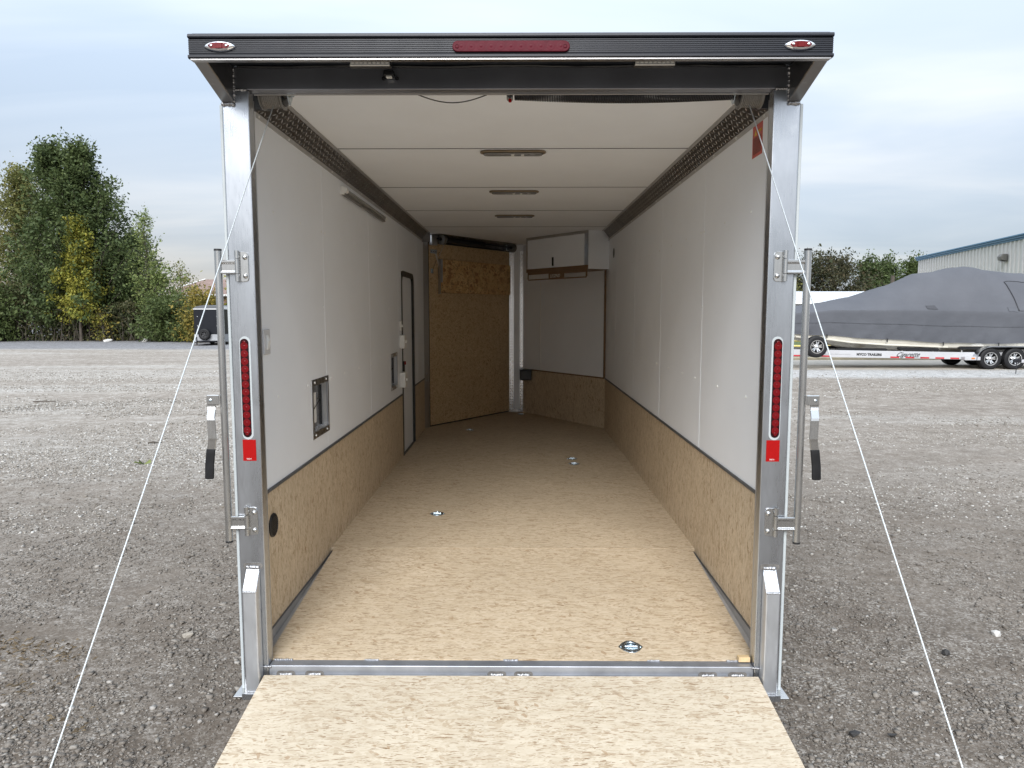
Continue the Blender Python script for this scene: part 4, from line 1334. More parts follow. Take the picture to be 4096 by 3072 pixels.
# right nose wall
rv = Vector((VB[0] - NOSE_R[0], VB[1] - NOSE_R[1], 0))
LVR = rv.length
rv.normalize()
FR = frame((NOSE_R[0], NOSE_R[1], 0), rv, (-abs(rv.y), -abs(rv.x), 0), (0, 0, 1))
for a, b in ((0.012, 0.400), (0.403, LVR)):
    MB().box(a, b, -0.006, 0.0, CAP1, 2.279).xf(FR).build('nose_wall_panel', MT['white_wall'], TR)
MB().box(0.395, 0.407, 0.0002, 0.004, CAP1 + 0.001, 1.86).xf(FR).build('panel_moulding', MT['white_trim'], TR)
MB().box(0.012, LVR, -0.006, 0.0, ZF - 0.002, CAP0).xf(FR).build('nose_wainscot_panel', MT['osb_wall'], TR)
MB().box(0.03, LVR - 0.002, -0.004, 0.006, CAP0, CAP1).xf(FR).build('cap_trim', MT['brown_trim'], TR)
MB().box(-0.01, LVR + 0.03, -0.05, -0.010, 0.04, 2.30).xf(FR).build('nose_skin', MT['navy'], TR)
MB().box(1.0075, 1.0292, 5.428, 5.462, CAP1 + 0.001, 1.866).build('corner_trim', MT['brown_trim'], TR)

# cabinet under the ceiling
ca, cb = Vector((0.136, 5.988, 0)), Vector((0.788, 5.119, 0))
cv = (cb - ca).normalized()
LC = (cb - ca).length
FC = frame(ca, cv, (-abs(cv.y), -abs(cv.x), 0), (0, 0, 1))
Z0, Z1 = 1.868, 2.2785
cab = MB().box(0, LC, -0.44, -0.018, Z0 + 0.014, Z1).xf(FC).build('wall_cabinet', MT['white_wall'], TR, label='white cabinet with one aluminium framed door under the ceiling')
MB().box(0.0, LC, -0.44, 0.002, Z0, Z0 + 0.0135).xf(FC).build('bottom_board', MT['brown_rail'], cab)
MB().box(0.0, LC, -0.0178, 0.002, Z0 + 0.014, Z0 + 0.040).xf(FC).build('bottom_rail', MT['brown_rail'], cab)
MB().box(0.0, LC, -0.0178, 0.002, Z1 - 0.030, Z1).xf(FC).build('frame_rail', MT['alu_dull'], cab)
MB().box(0.0, 0.020, -0.0178, 0.002, Z0 + 0.0405, Z1 - 0.0305).xf(FC).build('frame_stile', MT['alu_dull'], cab)
MB().box(LC - 0.050, LC, -0.0178, 0.006, Z0 + 0.0405, Z1 - 0.0305).xf(FC).build('frame_stile', MT['alu'], cab)
cdo = MB().box(0.0205, LC - 0.0505, -0.0178, -0.004, Z0 + 0.041, Z1 - 0.031).xf(FC).build('cabinet_door', MT['white_wall'], cab)
MB().box(0.487, 0.507, -0.0035, 0.012, 1.925, 2.026).xf(FC).build('handle', MT['black_plastic'], cab, bevel=0.005, seg=2)
MB().prism([(0.792, 5.119, Z0), (1.0295, 5.245, Z0), (1.0295, 5.262, Z0), (0.800, 5.140, Z0)], (0, 0, Z1 - Z0)).build('side_panel', MT['white_wall'], cab)
# hanging rail with slots and the maker's word
hr = MB()
zt_, zb_ = Z0 - 0.001, 1.774
sl = [(0.038, 0.418, 1.790, 1.833), (0.690, 1.052, 1.788, 1.840)]
x0_, x1_ = 0.024, LC - 0.012
hr.box(x0_, x1_, -0.006, 0.0, 1.8405, zt_)
hr.box(x0_ + 0.012, x1_ - 0.012, -0.006, 0.0, zb_, 1.7875)
hr.box(x0_, 0.038, -0.006, 0.0, 1.7875, 1.8405)
hr.box(0.418, 0.690, -0.006, 0.0, 1.7875, 1.8405)
hr.box(1.052, x1_, -0.006, 0.0, 1.7875, 1.8405)
hro = hr.xf(FC).build('hanging_rail', MT['brown_rail'], TR)
text('rail_word', 'LEGEND', 0.052, FC @ Vector((0.446, 0.0008, 1.7955)), cv, (0, 0, 1), MT['white_plastic'], hro, 0.0006, shear=0.25, xs=0.90)

# ---- the rear ramp: strand-board deck on an aluminium frame, short flap at its end
ra = math.radians(8.2)
RM = T(0, -0.018, -0.031) @ Matrix.Rotation(ra, 4, 'X')
rp = MB().box(-0.978, 0.978, -2.30, 0.0, -0.018, 0.0).xf(RM).build('ramp_door', MT['osb_ramp'], TR)
MB().box(-0.972, 0.972, -2.295, -0.004, -0.045, -0.0185).xf(RM).build('ramp_frame', MT['alu_dull'], rp)
MB().tube([RM @ Vector((-0.95, 0.006, -0.012)), RM @ Vector((0.95, 0.006, -0.012))], 0.007, 8).build('ramp_hinge', MT['alu_dull'], rp, smooth=40)
fa = T(0, -0.018, -0.031) @ Matrix.Rotation(ra, 4, 'X') @ T(0, -2.31, 0) @ Matrix.Rotation(math.radians(2.5), 4, 'X')
MB().box(-0.95, 0.95, -0.34, 0.0, -0.020, -0.002).xf(fa).build('ramp_flap', MT['osb_ramp'], rp)
for side in (-1, 1):
    xs = sorted((side * 0.979, side * 0.990))
    MB().box(xs[0], xs[1], -1.93, -1.86, -0.03, 0.02).xf(RM).build('cable_bracket', MT['stainless'], rp)

# ---- running gear (under the body)
tyre_prof = [(0.17, -0.085), (0.20, -0.098), (0.27, -0.102), (0.315, -0.095), (0.335, -0.080), (0.335, 0.080), (0.315, 0.095), (0.27, 0.102), (0.20, 0.098), (0.17, 0.085)]


def wheel(parent, c, ax, R, W, rim_mat='rim', name='wheel', spokes=5):
    """tyre with shoulder and sidewall, dished rim with paired spokes; ax points outwards"""
    c, ax = Vector(c), Vector(ax).normalized()
    k = R / 0.335
    w = W / 0.204
    ty = MB().lathe([(r * k, h * w) for r, h in tyre_prof], c, ax, 40, closed=True)
    for j in (-0.045, 0.0, 0.045):
        ty.lathe([(R * 1.003, (j - 0.010) * w), (R * 1.010, (j - 0.008) * w), (R * 1.010, (j + 0.008) * w), (R * 1.003, (j + 0.010) * w)], c, ax, 40, closed=True)
    t = ty.build(name, MT['rubber'], parent, smooth=35)
    rr = 0.60 * R
    MB().lathe([(rr * 0.99, -0.07 * w), (rr, 0.075 * w), (rr * 1.05, 0.100 * w), (rr * 0.94, 0.100 * w), (rr * 0.88, 0.07 * w), (rr * 0.88, -0.07 * w)], c, ax, 36, closed=True).build('rim', MT[rim_mat], t, smooth=35)
    MB().lathe([(rr * 0.9, 0), (rr * 0.9, 0.01), (0.01, 0.012)], c - ax * 0.02 * w, ax, 24).build('brake_backing', MT['black_plastic'], t)
    u = ax.orthogonal().normalized()
    v = ax.cross(u)
    sp = MB()
    for i in range(spokes):
        for off in (-0.16, 0.16):
            a = 2 * math.pi * i / spokes + off
            a2 = 2 * math.pi * i / spokes + off * 1.35
            d = u * math.cos(a) + v * math.sin(a)
            d2 = u * math.cos(a2) + v * math.sin(a2)
            e = ax.cross(d)
            p0, p1 = c + d * rr * 0.22 + ax * 0.050 * w, c + d2 * rr * 0.93 + ax * 0.072 * w
            h0, h1 = rr * 0.115, rr * 0.085
            sp.add([p0 - e * h0, p0 + e * h0, p1 + e * h1, p1 - e * h1, p0 - e * h0 - ax * 0.03, p0 + e * h0 - ax * 0.03, p1 + e * h1 - ax * 0.04, p1 - e * h1 - ax * 0.04],
                   [(0, 1, 2, 3), (4, 7, 6, 5), (0, 4, 5, 1), (1, 5, 6, 2), (2, 6, 7, 3), (3, 7, 4, 0)])
    sp.build('spokes', MT[rim_mat], t)
    MB().lathe([(rr * 0.32, 0.03 * w), (rr * 0.32, 0.058 * w), (rr * 0.16, 0.066 * w), (rr * 0.12, 0.10 * w), (rr * 0.09, 0.112 * w), (0.001, 0.112 * w)], c, ax, 20).build('hub', MT[rim_mat], t, smooth=40)
    return t


MT['rim'] = plain('polished_rim', (0.80, 0.80, 0.80), 0.2, 1.0, 0.05)
MT['steel_rim'] = plain('dark_steel_rim', (0.05, 0.05, 0.052), 0.5, 0.4, 0.2)
for side in (-1, 1):
    for y in (2.75, 3.60):
        wheel(TR, (side * 1.20, y, GZ + 0.325), (side, 0, 0), 0.33, 0.20, 'rim')
    xs = sorted((side * 1.07, side * 1.33))
    pts_ = [(2.26, 0.02), (2.42, 0.22), (2.6, 0.30), (3.75, 0.30), (3.93, 0.22), (4.09, 0.02)]
    fnd = MB()
    for (ya, za), (yb_, zb3) in zip(pts_, pts_[1:]):
        fnd.prism([(xs[0], ya, za), (xs[0], yb_, zb3), (xs[0], yb_, zb3 + 0.006), (xs[0], ya, za + 0.006)], (xs[1] - xs[0], 0, 0))
    fnd.build('fender', MT['alu'], TR)
for y in (2.75, 3.60):
    MB().tube([(-1.12, y, GZ + 0.325), (1.12, y, GZ + 0.325)], 0.035, 12).build('axle', MT['black_steel'], TR)

# a stray wood block on the sill
wb = MB().box(0.914, 0.960, 0.030, 0.055, 0.0045, 0.024).build('wood_block', MT['pine'], None, bevel=0.001, label='small pale wooden block lying at the right end of the metal sill', cat='wood block')

# ------------------------------------------------------------------ trees and shrubs
def leaf_mat(name, stops, transl=0.25, rough=0.6):
    k = NT(name)
    g = k.n('ShaderNodeNewGeometry')
    k.vec = g.outputs['Position']
    c = k.ramp(g.outputs['Random Per Island'], stops)
    c = k.mix(k.ramp(k.noise(0.55, 3, 0.6), [(0.35, 0.0), (0.65, 0.5)]), c, stops[-1][1])
    k.set(base=c, rough=rough, spec=0.25)
    t = k.n('ShaderNodeBsdfTranslucent')
    k.put(t.inputs[0], c)
    m = k.n('ShaderNodeMixShader')
    m.inputs[0].default_value = transl
    out = k.t.nodes['Material Output']
    k.t.links.new(k.p.outputs[0], m.inputs[1])
    k.t.links.new(t.outputs[0], m.inputs[2])
    k.t.links.new(m.outputs[0], out.inputs[0])
    return k.m


MT['leaf_maple'] = leaf_mat('dark_green_leaves', [(0.0, (0.036, 0.057, 0.021)), (0.5, (0.060, 0.090, 0.031)), (1.0, (0.104, 0.133, 0.047))])
MT['leaf_olive'] = leaf_mat('olive_leaves', [(0.0, (0.085, 0.105, 0.032)), (0.5, (0.150, 0.162, 0.052)), (1.0, (0.23, 0.215, 0.075))])
MT['leaf_yellow'] = leaf_mat('yellowing_leaves', [(0.0, (0.110, 0.150, 0.030)), (0.5, (0.205, 0.220, 0.040)), (1.0, (0.340, 0.295, 0.050))])
MT['leaf_fresh'] = leaf_mat('fresh_green_leaves', [(0.0, (0.075, 0.120, 0.038)), (0.5, (0.135, 0.185, 0.060)), (1.0, (0.230, 0.260, 0.090))])
MT['leaf_mid'] = leaf_mat('mid_green_leaves', [(0.0, (0.040, 0.063, 0.022)), (0.5, (0.068, 0.098, 0.032)), (1.0, (0.106, 0.132, 0.044))])
MT['leaf_under'] = leaf_mat('thicket_leaves', [(0.0, (0.030, 0.044, 0.019)), (0.4, (0.054, 0.075, 0.030)), (0.8, (0.080, 0.096, 0.038)), (1.0, (0.105, 0.080, 0.042))])
MT['leaf_rust'] = leaf_mat('rusty_leaves', [(0.0, (0.030, 0.044, 0.022)), (0.5, (0.046, 0.056, 0.026)), (1.0, (0.078, 0.062, 0.032))])
MT['leaf_orange'] = leaf_mat('orange_yellow_leaves', [(0.0, (0.065, 0.095, 0.026)), (0.55, (0.130, 0.140, 0.036)), (1.0, (0.310, 0.220, 0.045))])
MT['bark'] = plain('bark', (0.075, 0.062, 0.050), 0.9, 0.0, 0.3, 6, 0.6, 40)


def leaf_quads(C, size, droop=0.3, out=None):
    """rhombic leaves at centres C, tips hanging"""
    n = len(C)
    s = size * np.exp(rng.normal(0, 0.28, n))
    d = rng.normal(size=(n, 3))
    d[:, 2] -= droop * 1.6
    if out is not None:
        d += out * 0.9
    d /= np.linalg.norm(d, axis=1)[:, None]
    r = rng.normal(size=(n, 3))
    e = np.cross(d, r)
    e /= np.linalg.norm(e, axis=1)[:, None]
    w = s * rng.uniform(0.42, 0.62, n)
    P = np.stack([C, C + d * (s * 0.55)[:, None] + e * (w * 0.5)[:, None], C + d * s[:, None], C + d * (s * 0.55)[:, None] - e * (w * 0.5)[:, None]], 1)
    return P.reshape(-1, 3), np.arange(n * 4).reshape(-1, 4)


def tree(name, label, loc, H, R, profile, mat, cat='tree', t0=0.12, nb=70, per=38, nclus=7, leaf=0.2, up=0.55, sig=0.30, trunk=0.16, stems=1, group=None, droop=0.35, limb=0.35, wob=0.25, clear=0.0):
    """tapered trunk, curved limbs, leaf clumps strung along the outer part of every limb"""
    global rng
    rng = np.random.default_rng(sum(ord(c) * (i + 3) for i, c in enumerate(name)))
    t = root(name, loc, label, cat, group)
    L = Vector(loc)
    wood, leaves, outs = MB(), [], []
    axes = []
    for s in range(stems):
        a = rng.uniform(0, 6.28)
        lean = 0.0 if stems == 1 else R * 0.35
        pts = [L + Vector((math.cos(a) * lean * q ** 1.2 + 0.05 * H * 0.2 * rng.normal() * q, math.sin(a) * lean * q ** 1.2 + 0.05 * H * 0.2 * rng.normal() * q, H * 0.93 * q)) for q in np.linspace(0, 1, 9)]
        axes.append(pts)
        wood.tube(pts, [trunk * (1 - 0.93 * q) + 0.012 for q in np.linspace(0, 1, 9)], 8)
    for i in range(nb):
        q = t0 + (1 - t0) * ((i + rng.random()) / nb)
        pr = profile(q) * R * (1 + wob * rng.normal() * 0.6)
        pr = max(pr, 0.12)
        az = 2.399 * i + rng.normal() * 0.4
        ax = axes[i % stems]
        tip_z = H * q
        z0 = max(H * clear, tip_z - up * pr - 0.02 * H)
        f = min(max(z0 / (H * 0.93), 0), 0.999) * 8
        k = int(f)
        base = ax[k].lerp(ax[k + 1], f - k)
        tip = Vector((base.x + math.cos(az) * pr, base.y + math.sin(az) * pr, L.z + min(tip_z, H)))
        mid = base.lerp(tip, 0.5) + Vector((rng.normal() * 0.12, rng.normal() * 0.12, -0.08 * pr * (1 if up > 0.3 else -1)))
        lr = max(0.012, trunk * limb * (1 - q) + 0.012)
        wood.tube([base, mid, tip], [lr, lr * 0.6, 0.008], 5)
        for c in range(nclus):
            s_ = 0.30 + 0.72 * (c + rng.random() * 0.8) / nclus
            p = base.lerp(mid, s_ * 2) if s_ < 0.5 else mid.lerp(tip, s_ * 2 - 1)
            off = rng.normal(size=3) * sig * (0.65 + 0.5 * pr / max(R, 0.1))
            m = int(per * rng.uniform(0.6, 1.4))
            cc = np.array(p[:]) + off
            # small upright twig spray: elongated along the limb
            dirv = np.array((tip - base).normalized()[:])
            P = cc + rng.normal(size=(m, 3)) * sig * 0.62 + dirv * (rng.normal(size=(m, 1)) * sig * 0.9)
            leaves.append(P)
            o_ = P - np.array((L.x, L.y, L.z + H * 0.45))
            outs.append(o_ / np.maximum(np.linalg.norm(o_, axis=1)[:, None], 1e-6))
    C = np.concatenate(leaves)
    O = np.concatenate(outs)
    keep = C[:, 2] > GZ + 0.12
    V, F = leaf_quads(C[keep], leaf, droop, O[keep])
    wood.build('trunk', MT['bark'], t, smooth=50, fix=False)
    me = fast_mesh('crown', V - np.array(L[:]), F)
    link('crown', me, MT[mat], t, Matrix.Translation(L))
    return t


egg = lambda q: math.sin(math.pi * min(1, max(0, (q * 0.86 + 0.14)))) ** 0.7 * (1.05 - 0.45 * q)
cone = lambda q: (1 - q) ** 0.75 * min(1, q * 6 + 0.35)
ball = lambda q: math.sqrt(max(0.0, 1 - (2 * q - 1.0) ** 2)) + 0.05
column = lambda q: (min(1, (1 - q) * 2.2) ** 0.8) * min(1, q * 4 + 0.4)
bush = lambda q: math.sqrt(max(0, 1 - q ** 2.2))

crown = lambda q: float(np.interp(q, [0.1, 0.2, 0.45, 0.6, 0.75, 0.88, 0.97, 1.0], [0.78, 0.98, 1.0, 0.84, 0.60, 0.36, 0.15, 0.06]))
tree('maple_tree', 'tallest dark green tree with a broad pointed crown, rising at the left above the thicket', (-29.2, 46.0, GZ), 12.7, 3.6, crown, 'leaf_maple', t0=0.13, nb=240, per=50, nclus=7, leaf=0.19, up=1.0, sig=0.27, trunk=0.26, stems=4, clear=0.1, wob=0.3)
tree('yellow_tree', 'young yellowing tree standing in front of the tallest dark green tree', (-28.0, 43.4, GZ), 7.7, 1.6, cone, 'leaf_yellow', t0=0.2, nb=60, per=38, nclus=5, leaf=0.16, up=0.15, sig=0.22, trunk=0.09, wob=0.35)
tree('slender_tree', 'slender open pale green tree against the sky, right of the dark green ones', (-24.4, 45.0, GZ), 8.35, 1.05, column, 'leaf_fresh', t0=0.36, nb=44, per=18, nclus=4, leaf=0.13, up=0.8, sig=0.2, trunk=0.08)
tree('olive_tree', 'olive green tree with thin yellowish foliage cut by the left picture edge', (-35.2, 48.6, GZ), 11.6, 3.0, egg, 'leaf_olive', t0=0.3, nb=120, per=34, nclus=6, leaf=0.17, up=0.5, sig=0.36, trunk=0.18, stems=2, clear=0.2)
tree('bushy_tree', 'mid green bushy tree just right of the young yellow one', (-26.9, 46.5, GZ), 6.6, 1.6, egg, 'leaf_mid', t0=0.1, nb=90, per=38, nclus=6, leaf=0.16, up=0.6, sig=0.27, trunk=0.12, stems=2)
tree('small_tree', 'small light green tree low beside the foot of the slender pale one', (-23.9, 45.5, GZ), 4.7, 1.25, ball, 'leaf_fresh', t0=0.1, nb=50, per=22, nclus=5, leaf=0.17, up=0.5, sig=0.26, trunk=0.07, stems=2)
tree('leafy_tree', 'dark leafy tree filling the gap behind the yellow one', (-28.3, 49.5, GZ), 7.2, 2.2, egg, 'leaf_mid', t0=0.1, nb=80, per=28, nclus=6, leaf=0.22, up=0.5, sig=0.34, trunk=0.12, stems=2)
tree('far_tree', 'small bare-looking tree on the skyline beside the brown roof', (-29.9, 62.0, GZ), 6.1, 1.6, ball, 'leaf_olive', t0=0.3, nb=34, per=10, nclus=4, leaf=0.2, up=0.5, sig=0.3, trunk=0.07, stems=2)
tree('garden_tree', 'green tree behind the right end of the brown roof', (-26.6, 72.0, GZ), 6.4, 2.6, ball, 'leaf_mid', t0=0.2, nb=60, per=24, nclus=6, leaf=0.25, up=0.4, sig=0.36, trunk=0.12)
tree('autumn_shrub', 'orange and yellow shrub behind the black trailer', (-19.5, 42.0, GZ), 3.1, 1.2, bush, 'leaf_orange', 'shrub', t0=0.05, nb=60, per=22, nclus=5, leaf=0.15, up=0.5, sig=0.24, trunk=0.05, stems=3)
tree('garden_shrub', 'green shrub with yellow tips above the black trailer roof', (-16.5, 43.5, GZ), 5.6, 1.3, bush, 'leaf_yellow', 'shrub', t0=0.05, nb=80, per=24, nclus=5, leaf=0.16, up=0.5, sig=0.28, trunk=0.06, stems=3)
tree('broad_shrub', 'broad fresh green shrub at the lot edge left of the black trailer', (-22.2, 43.2, GZ), 2.7, 1.6, bush, 'leaf_mid', 'shrub', t0=0.03, nb=70, per=26, nclus=5, leaf=0.16, up=0.5, sig=0.28, trunk=0.05, stems=3)
tree('rusty_shrub', 'small orange yellow shrub low below the young yellow tree', (-26.3, 43.0, GZ), 1.9, 0.5, bush, 'leaf_orange', 'shrub', t0=0.03, nb=22, per=6, nclus=5, leaf=0.14, up=0.5, sig=0.22, trunk=0.04, stems=3)
tree('dark_shrub', 'dark green shrub at the lot edge near the left picture edge', (-33.6, 43.4, GZ), 3.4, 1.7, bush, 'leaf_mid', 'shrub', t0=0.03, nb=70, per=26, nclus=5, leaf=0.17, up=0.5, sig=0.28, trunk=0.05, stems=3)

# three round trees far behind the boat
tree('round_tree', 'round dark tree with a brownish crown behind the white shed roof', (33.6, 75, GZ), 7.75, 4.3, ball, 'leaf_rust', t0=0.12, nb=120, per=28, nclus=6, leaf=0.26, up=0.35, sig=0.40, trunk=0.25, stems=2, clear=0.1)
tree('spiky_tree', 'feathery dark green tree between the round tree and the metal building', (39.6, 77, GZ), 7.3, 3.2, egg, 'leaf_maple', t0=0.12, nb=110, per=36, nclus=6, leaf=0.25, up=0.6, sig=0.38, trunk=0.2, stems=2)
tree('corner_tree', 'olive tree touching the corner of the metal building', (44.2, 79, GZ), 7.3, 2.8, egg, 'leaf_mid', t0=0.12, nb=100, per=30, nclus=6, leaf=0.25, up=0.5, sig=0.42, trunk=0.2, stems=2)
tree('edge_tree', 'sparse yellow green tree seen beside the right trailer post', (28.6, 74, GZ), 4.9, 1.5, ball, 'leaf_olive', t0=0.2, nb=46, per=16, nclus=5, leaf=0.26, up=0.4, sig=0.3, trunk=0.1)


def thicket(name, label, x0, x1, y0, y1, hfun, n, leaf, mat, stems=0, base=0.0):
    C = []
    while len(C) < n:
        x = rng.uniform(x0, x1, n)
        y = rng.uniform(y0, y1, n)
        z = rng.random(n)
        for a, b, c in zip(x, y, z):
            h = hfun(a, b)
            d = mnoise.noise(Vector((a * 0.9, b * 0.9, c * h * 0.9)))
            if d > -0.12 - 0.25 * (1 - c):
                C.append((a, b, GZ + 0.05 + base + c * h))
    C = np.array(C[:n])
    V, F = leaf_quads(C, leaf, 0.3)
    c0 = np.array(((x0 + x1) / 2, (y0 + y1) / 2, GZ))
    o = link(name, fast_mesh(name, V - c0, F), MT[mat], None, Matrix.Translation(c0))
    tag(o, label, kind='stuff')
    if stems:
        mb = MB()
        for i in range(stems):
            x, y = rng.uniform(x0, x1), rng.uniform(y0 - 0.2, y0 + 1.2)
            h = rng.uniform(0.8, 2.2)
            mb.tube([(x, y, GZ), (x + rng.normal() * 0.15, y, GZ + h * 0.5), (x + rng.normal() * 0.45, y + rng.normal() * 0.2, GZ + h)], [0.022, 0.015, 0.006], 4)
        s = mb.build('brush_stems', MT['bark'], o, fix=False)
        s['kind'] = 'stuff'
    return o


hh = lambda x, y: (2.55 if x < -23.5 else 2.0) + 0.95 * mnoise.noise(Vector((x * 0.33, y * 0.5, 1.0))) + 0.6 * mnoise.noise(Vector((x * 1.1, y, 4.0))) + (1.1 if x < -31 else 0.0)
thicket('thicket', 'dense dark thicket of leafy brush along the edge of the lot', -44, -18.6, 43.4, 47.5, hh, 52000, 0.17, 'leaf_under', 240)
thicket('distant_woods', 'low distant belt of trees', -120, 120, 105, 125, lambda x, y: 4.2 + 2.4 * mnoise.noise(Vector((x * 0.09, 0, 2))) + 1.2 * mnoise.noise(Vector((x * 0.3, 0, 7))), 26000, 0.75, 'leaf_mid')

# two pale stones at the foot of the thicket
MT['pale_stone'] = plain('pale_stone', (0.46, 0.45, 0.43), 0.85, 0.0, 0.2, 6, 0.5, 30)
MT['tan_stone'] = plain('tan_stone', (0.27, 0.245, 0.21), 0.85, 0.0, 0.2, 40)
MT['dark_stone'] = plain('dark_stone', (0.022, 0.021, 0.021), 0.7, 0.0, 0.3, 20, 0.5, 60)


def stone(name, c, r, sc, mat, label, seed, cat='stone', group=None):
    v, f = ico()
    r_ = np.random.default_rng(seed)
    v = v * (1 + 0.22 * r_.normal(size=(len(v), 1)))
    mb = MB().add([(c[0] + a * r * sc[0], c[1] + b * r * sc[1], c[2] + (d + 0.35) * r * sc[2]) for a, b, d in v], [tuple(q) for q in f])
    return mb.build(name, MT[mat], None, bevel=r * 0.05, label=label, cat=cat, group=group)


stone('pale_stone', (-25.7, 42.3, GZ), 0.24, (1.4, 0.8, 0.62), 'pale_stone', 'flat pale stone left of the other, at the foot of the thicket', 3)
stone('pale_stone', (-23.4, 42.4, GZ), 0.22, (0.95, 0.8, 0.9), 'pale_stone', 'rounded pale stone right of the flat one, at the foot of the thicket', 5)
stone('white_stone', (2.82, 1.32, gheight(2.82, 1.32)), 0.024, (1, 1, 1), 'pale_stone', 'white angular stone lying alone on the gravel at the lower right', 11)
stone('black_lump', (2.39, 1.08, gheight(2.39, 1.08) + 0.008), 0.022, (1, 0.9, 0.8), 'dark_stone', 'black lump on the gravel near the white stone', 12)
stone('black_lump', (1.54, 0.33, gheight(1.54, 0.33) + 0.008), 0.024, (1.3, 0.7, 0.6), 'dark_stone', 'black elongated lump on the gravel nearest the ramp', 13)
stone('black_lump', (1.70, 0.32, gheight(1.70, 0.32) + 0.008), 0.017, (1.2, 0.7, 0.6), 'dark_stone', 'small dark lump just right of the one nearest the ramp', 14)
stone('tan_rock', (-1.90, 1.29, gheight(-1.9, 1.29)), 0.028, (1.2, 1, 0.8), 'tan_stone', 'tan rock on the dark gravel between cable and left post', 15)
for nm, c, l_, a, lab in (('stick', (-9.83, 12.08, GZ + 0.012), 0.46, 0.05, 'dark stick lying far out on the pale gravel at the left'), ('twig', (-5.23, 7.48, gheight(-5.2, 7.4) + 0.015), 0.14, 0.3, 'short twig on the gravel beside the left cable')):
    d_ = Vector((math.cos(a), math.sin(a), 0))
    p_ = Vector(c)
    MB().tube([p_ - d_ * l_ / 2, p_ + Vector((0, 0, 0.012)), p_ + d_ * l_ / 2], [0.012, 0.014, 0.007], 6).build(nm, MT['bark'], None, smooth=50, label=lab, cat='stick')

# dry weeds in the gravel at the lower left
MT['dry_grass'] = plain('dry_grass', (0.15, 0.115, 0.072), 0.9, 0.0, 0.3, 30)
bl_v, bl_f = [], []
for cx, cy, rx, n_ in ((-2.74, 1.08, 0.15, 150), (-2.50, 1.02, 0.10, 60), (-2.45, 0.70, 0.14, 60), (-2.05, 0.39, 0.12, 50), (-2.95, 1.22, 0.10, 70)):
    for i in range(n_):
        x, y = cx + rng.normal() * rx, cy + rng.normal() * rx * 0.5
        a, l_ = rng.uniform(0, 6.28), rng.uniform(0.015, 0.045)
        z = gheight(x, y)
        d_ = np.array((math.cos(a), math.sin(a), 0))
        e_ = np.array((-d_[1], d_[0], 0)) * 0.0008
        p_ = np.array((x, y, z))
        q = len(bl_v)
        bl_v += [p_ - e_, p_ + e_, p_ + d_ * l_ * 0.5 + (0, 0, l_ * 0.42), p_ + d_ * l_ + (0, 0, l_ * 0.28)]
        bl_f += [(q, q + 1, q + 2, q + 3)]
tag(link('dry_weeds', fast_mesh('dry_weeds', np.array(bl_v), np.array(bl_f)), MT['dry_grass'], None, Matrix.Identity(4)), 'thin brown dry weeds in the gravel at the lower left', kind='stuff')
wv_, wf_ = [], []
for i in range(16):
    a, l_ = rng.uniform(0, 6.28), rng.uniform(0.05, 0.11)
    d_ = np.array((math.cos(a) * 1.3, math.sin(a) * 0.5, 0))
    e_ = np.array((-d_[1], d_[0], 0)) * 0.006
    p_ = np.array((-4.62, 6.04, gheight(-4.62, 6.04)))
    q = len(wv_)
    wv_ += [p_ - e_, p_ + e_, p_ + d_ * l_ + e_ * 0.3 + (0, 0, l_ * 0.5), p_ + d_ * l_ * 1.2 + (0, 0, l_ * 0.35)]
    wf_.append((q, q + 1, q + 2, q + 3))
tag(link('weed', fast_mesh('weed', np.array(wv_), np.array(wf_)), MT['leaf_fresh'], None, Matrix.Identity(4)), 'small green weed in the gravel beside the left cable', 'weed')

# ------------------------------------------------------------------ house behind the trees
MT['shingle'] = plain('brown_roof_shingles', (0.205, 0.140, 0.118), 0.9, 0.0, 0.22, 3, 0.3, 30)
MT['brick'] = plain('brick_wall', (0.24, 0.15, 0.12), 0.85, 0.0, 0.2, 6)
MT['white_paint'] = plain('white_paint', (0.76, 0.76, 0.75), 0.5, 0.0, 0.04)
MT['glass'] = plain('dark_glass', (0.02, 0.025, 0.03), 0.08, 0.0, 0.05)
hs = root('house', (-27, 68, GZ), 'house with a brown shingled hip roof behind the trees', 'house')
MB().box(-32.6, -20, 64.5, 74, GZ, 2.98).build('wall', MT['brick'], hs)
hv = [(-33.2, 64, 3.0), (-19.4, 64, 3.0), (-19.4, 74.6, 3.0), (-33.2, 74.6, 3.0), (-31.0, 69.3, 4.62), (-21.6, 69.3, 4.62)]
MB().add(hv, [(0, 1, 5, 4), (1, 2, 5), (2, 3, 4, 5), (3, 0, 4), (3, 2, 1, 0)]).build('roof', MT['shingle'], hs)
MB().tube([Vector(hv[3]) + Vector((0, 0, 0.03)), Vector(hv[4]) + Vector((0, 0, 0.03))], 0.05, 6).build('ridge_cap', MT['white_paint'], hs)
MB().tube([Vector(hv[0]) + Vector((0, 0, 0.03)), Vector(hv[4]) + Vector((0, 0, 0.03))], 0.05, 6).build('ridge_cap', MT['white_paint'], hs)
MB().box(-33.25, -19.35, 63.93, 63.99, 2.86, 3.02).build('gutter', MT['white_paint'], hs)
for x in (-30.5, -26.5, -23):
    w_ = MB().box(x - 0.7, x + 0.7, 64.44, 64.49, 0.5, 1.9).build('window', MT['white_paint'], hs)
    MB().box(x - 0.6, x + 0.6, 64.41, 64.435, 0.6, 1.8).build('pane', MT['glass'], w_)

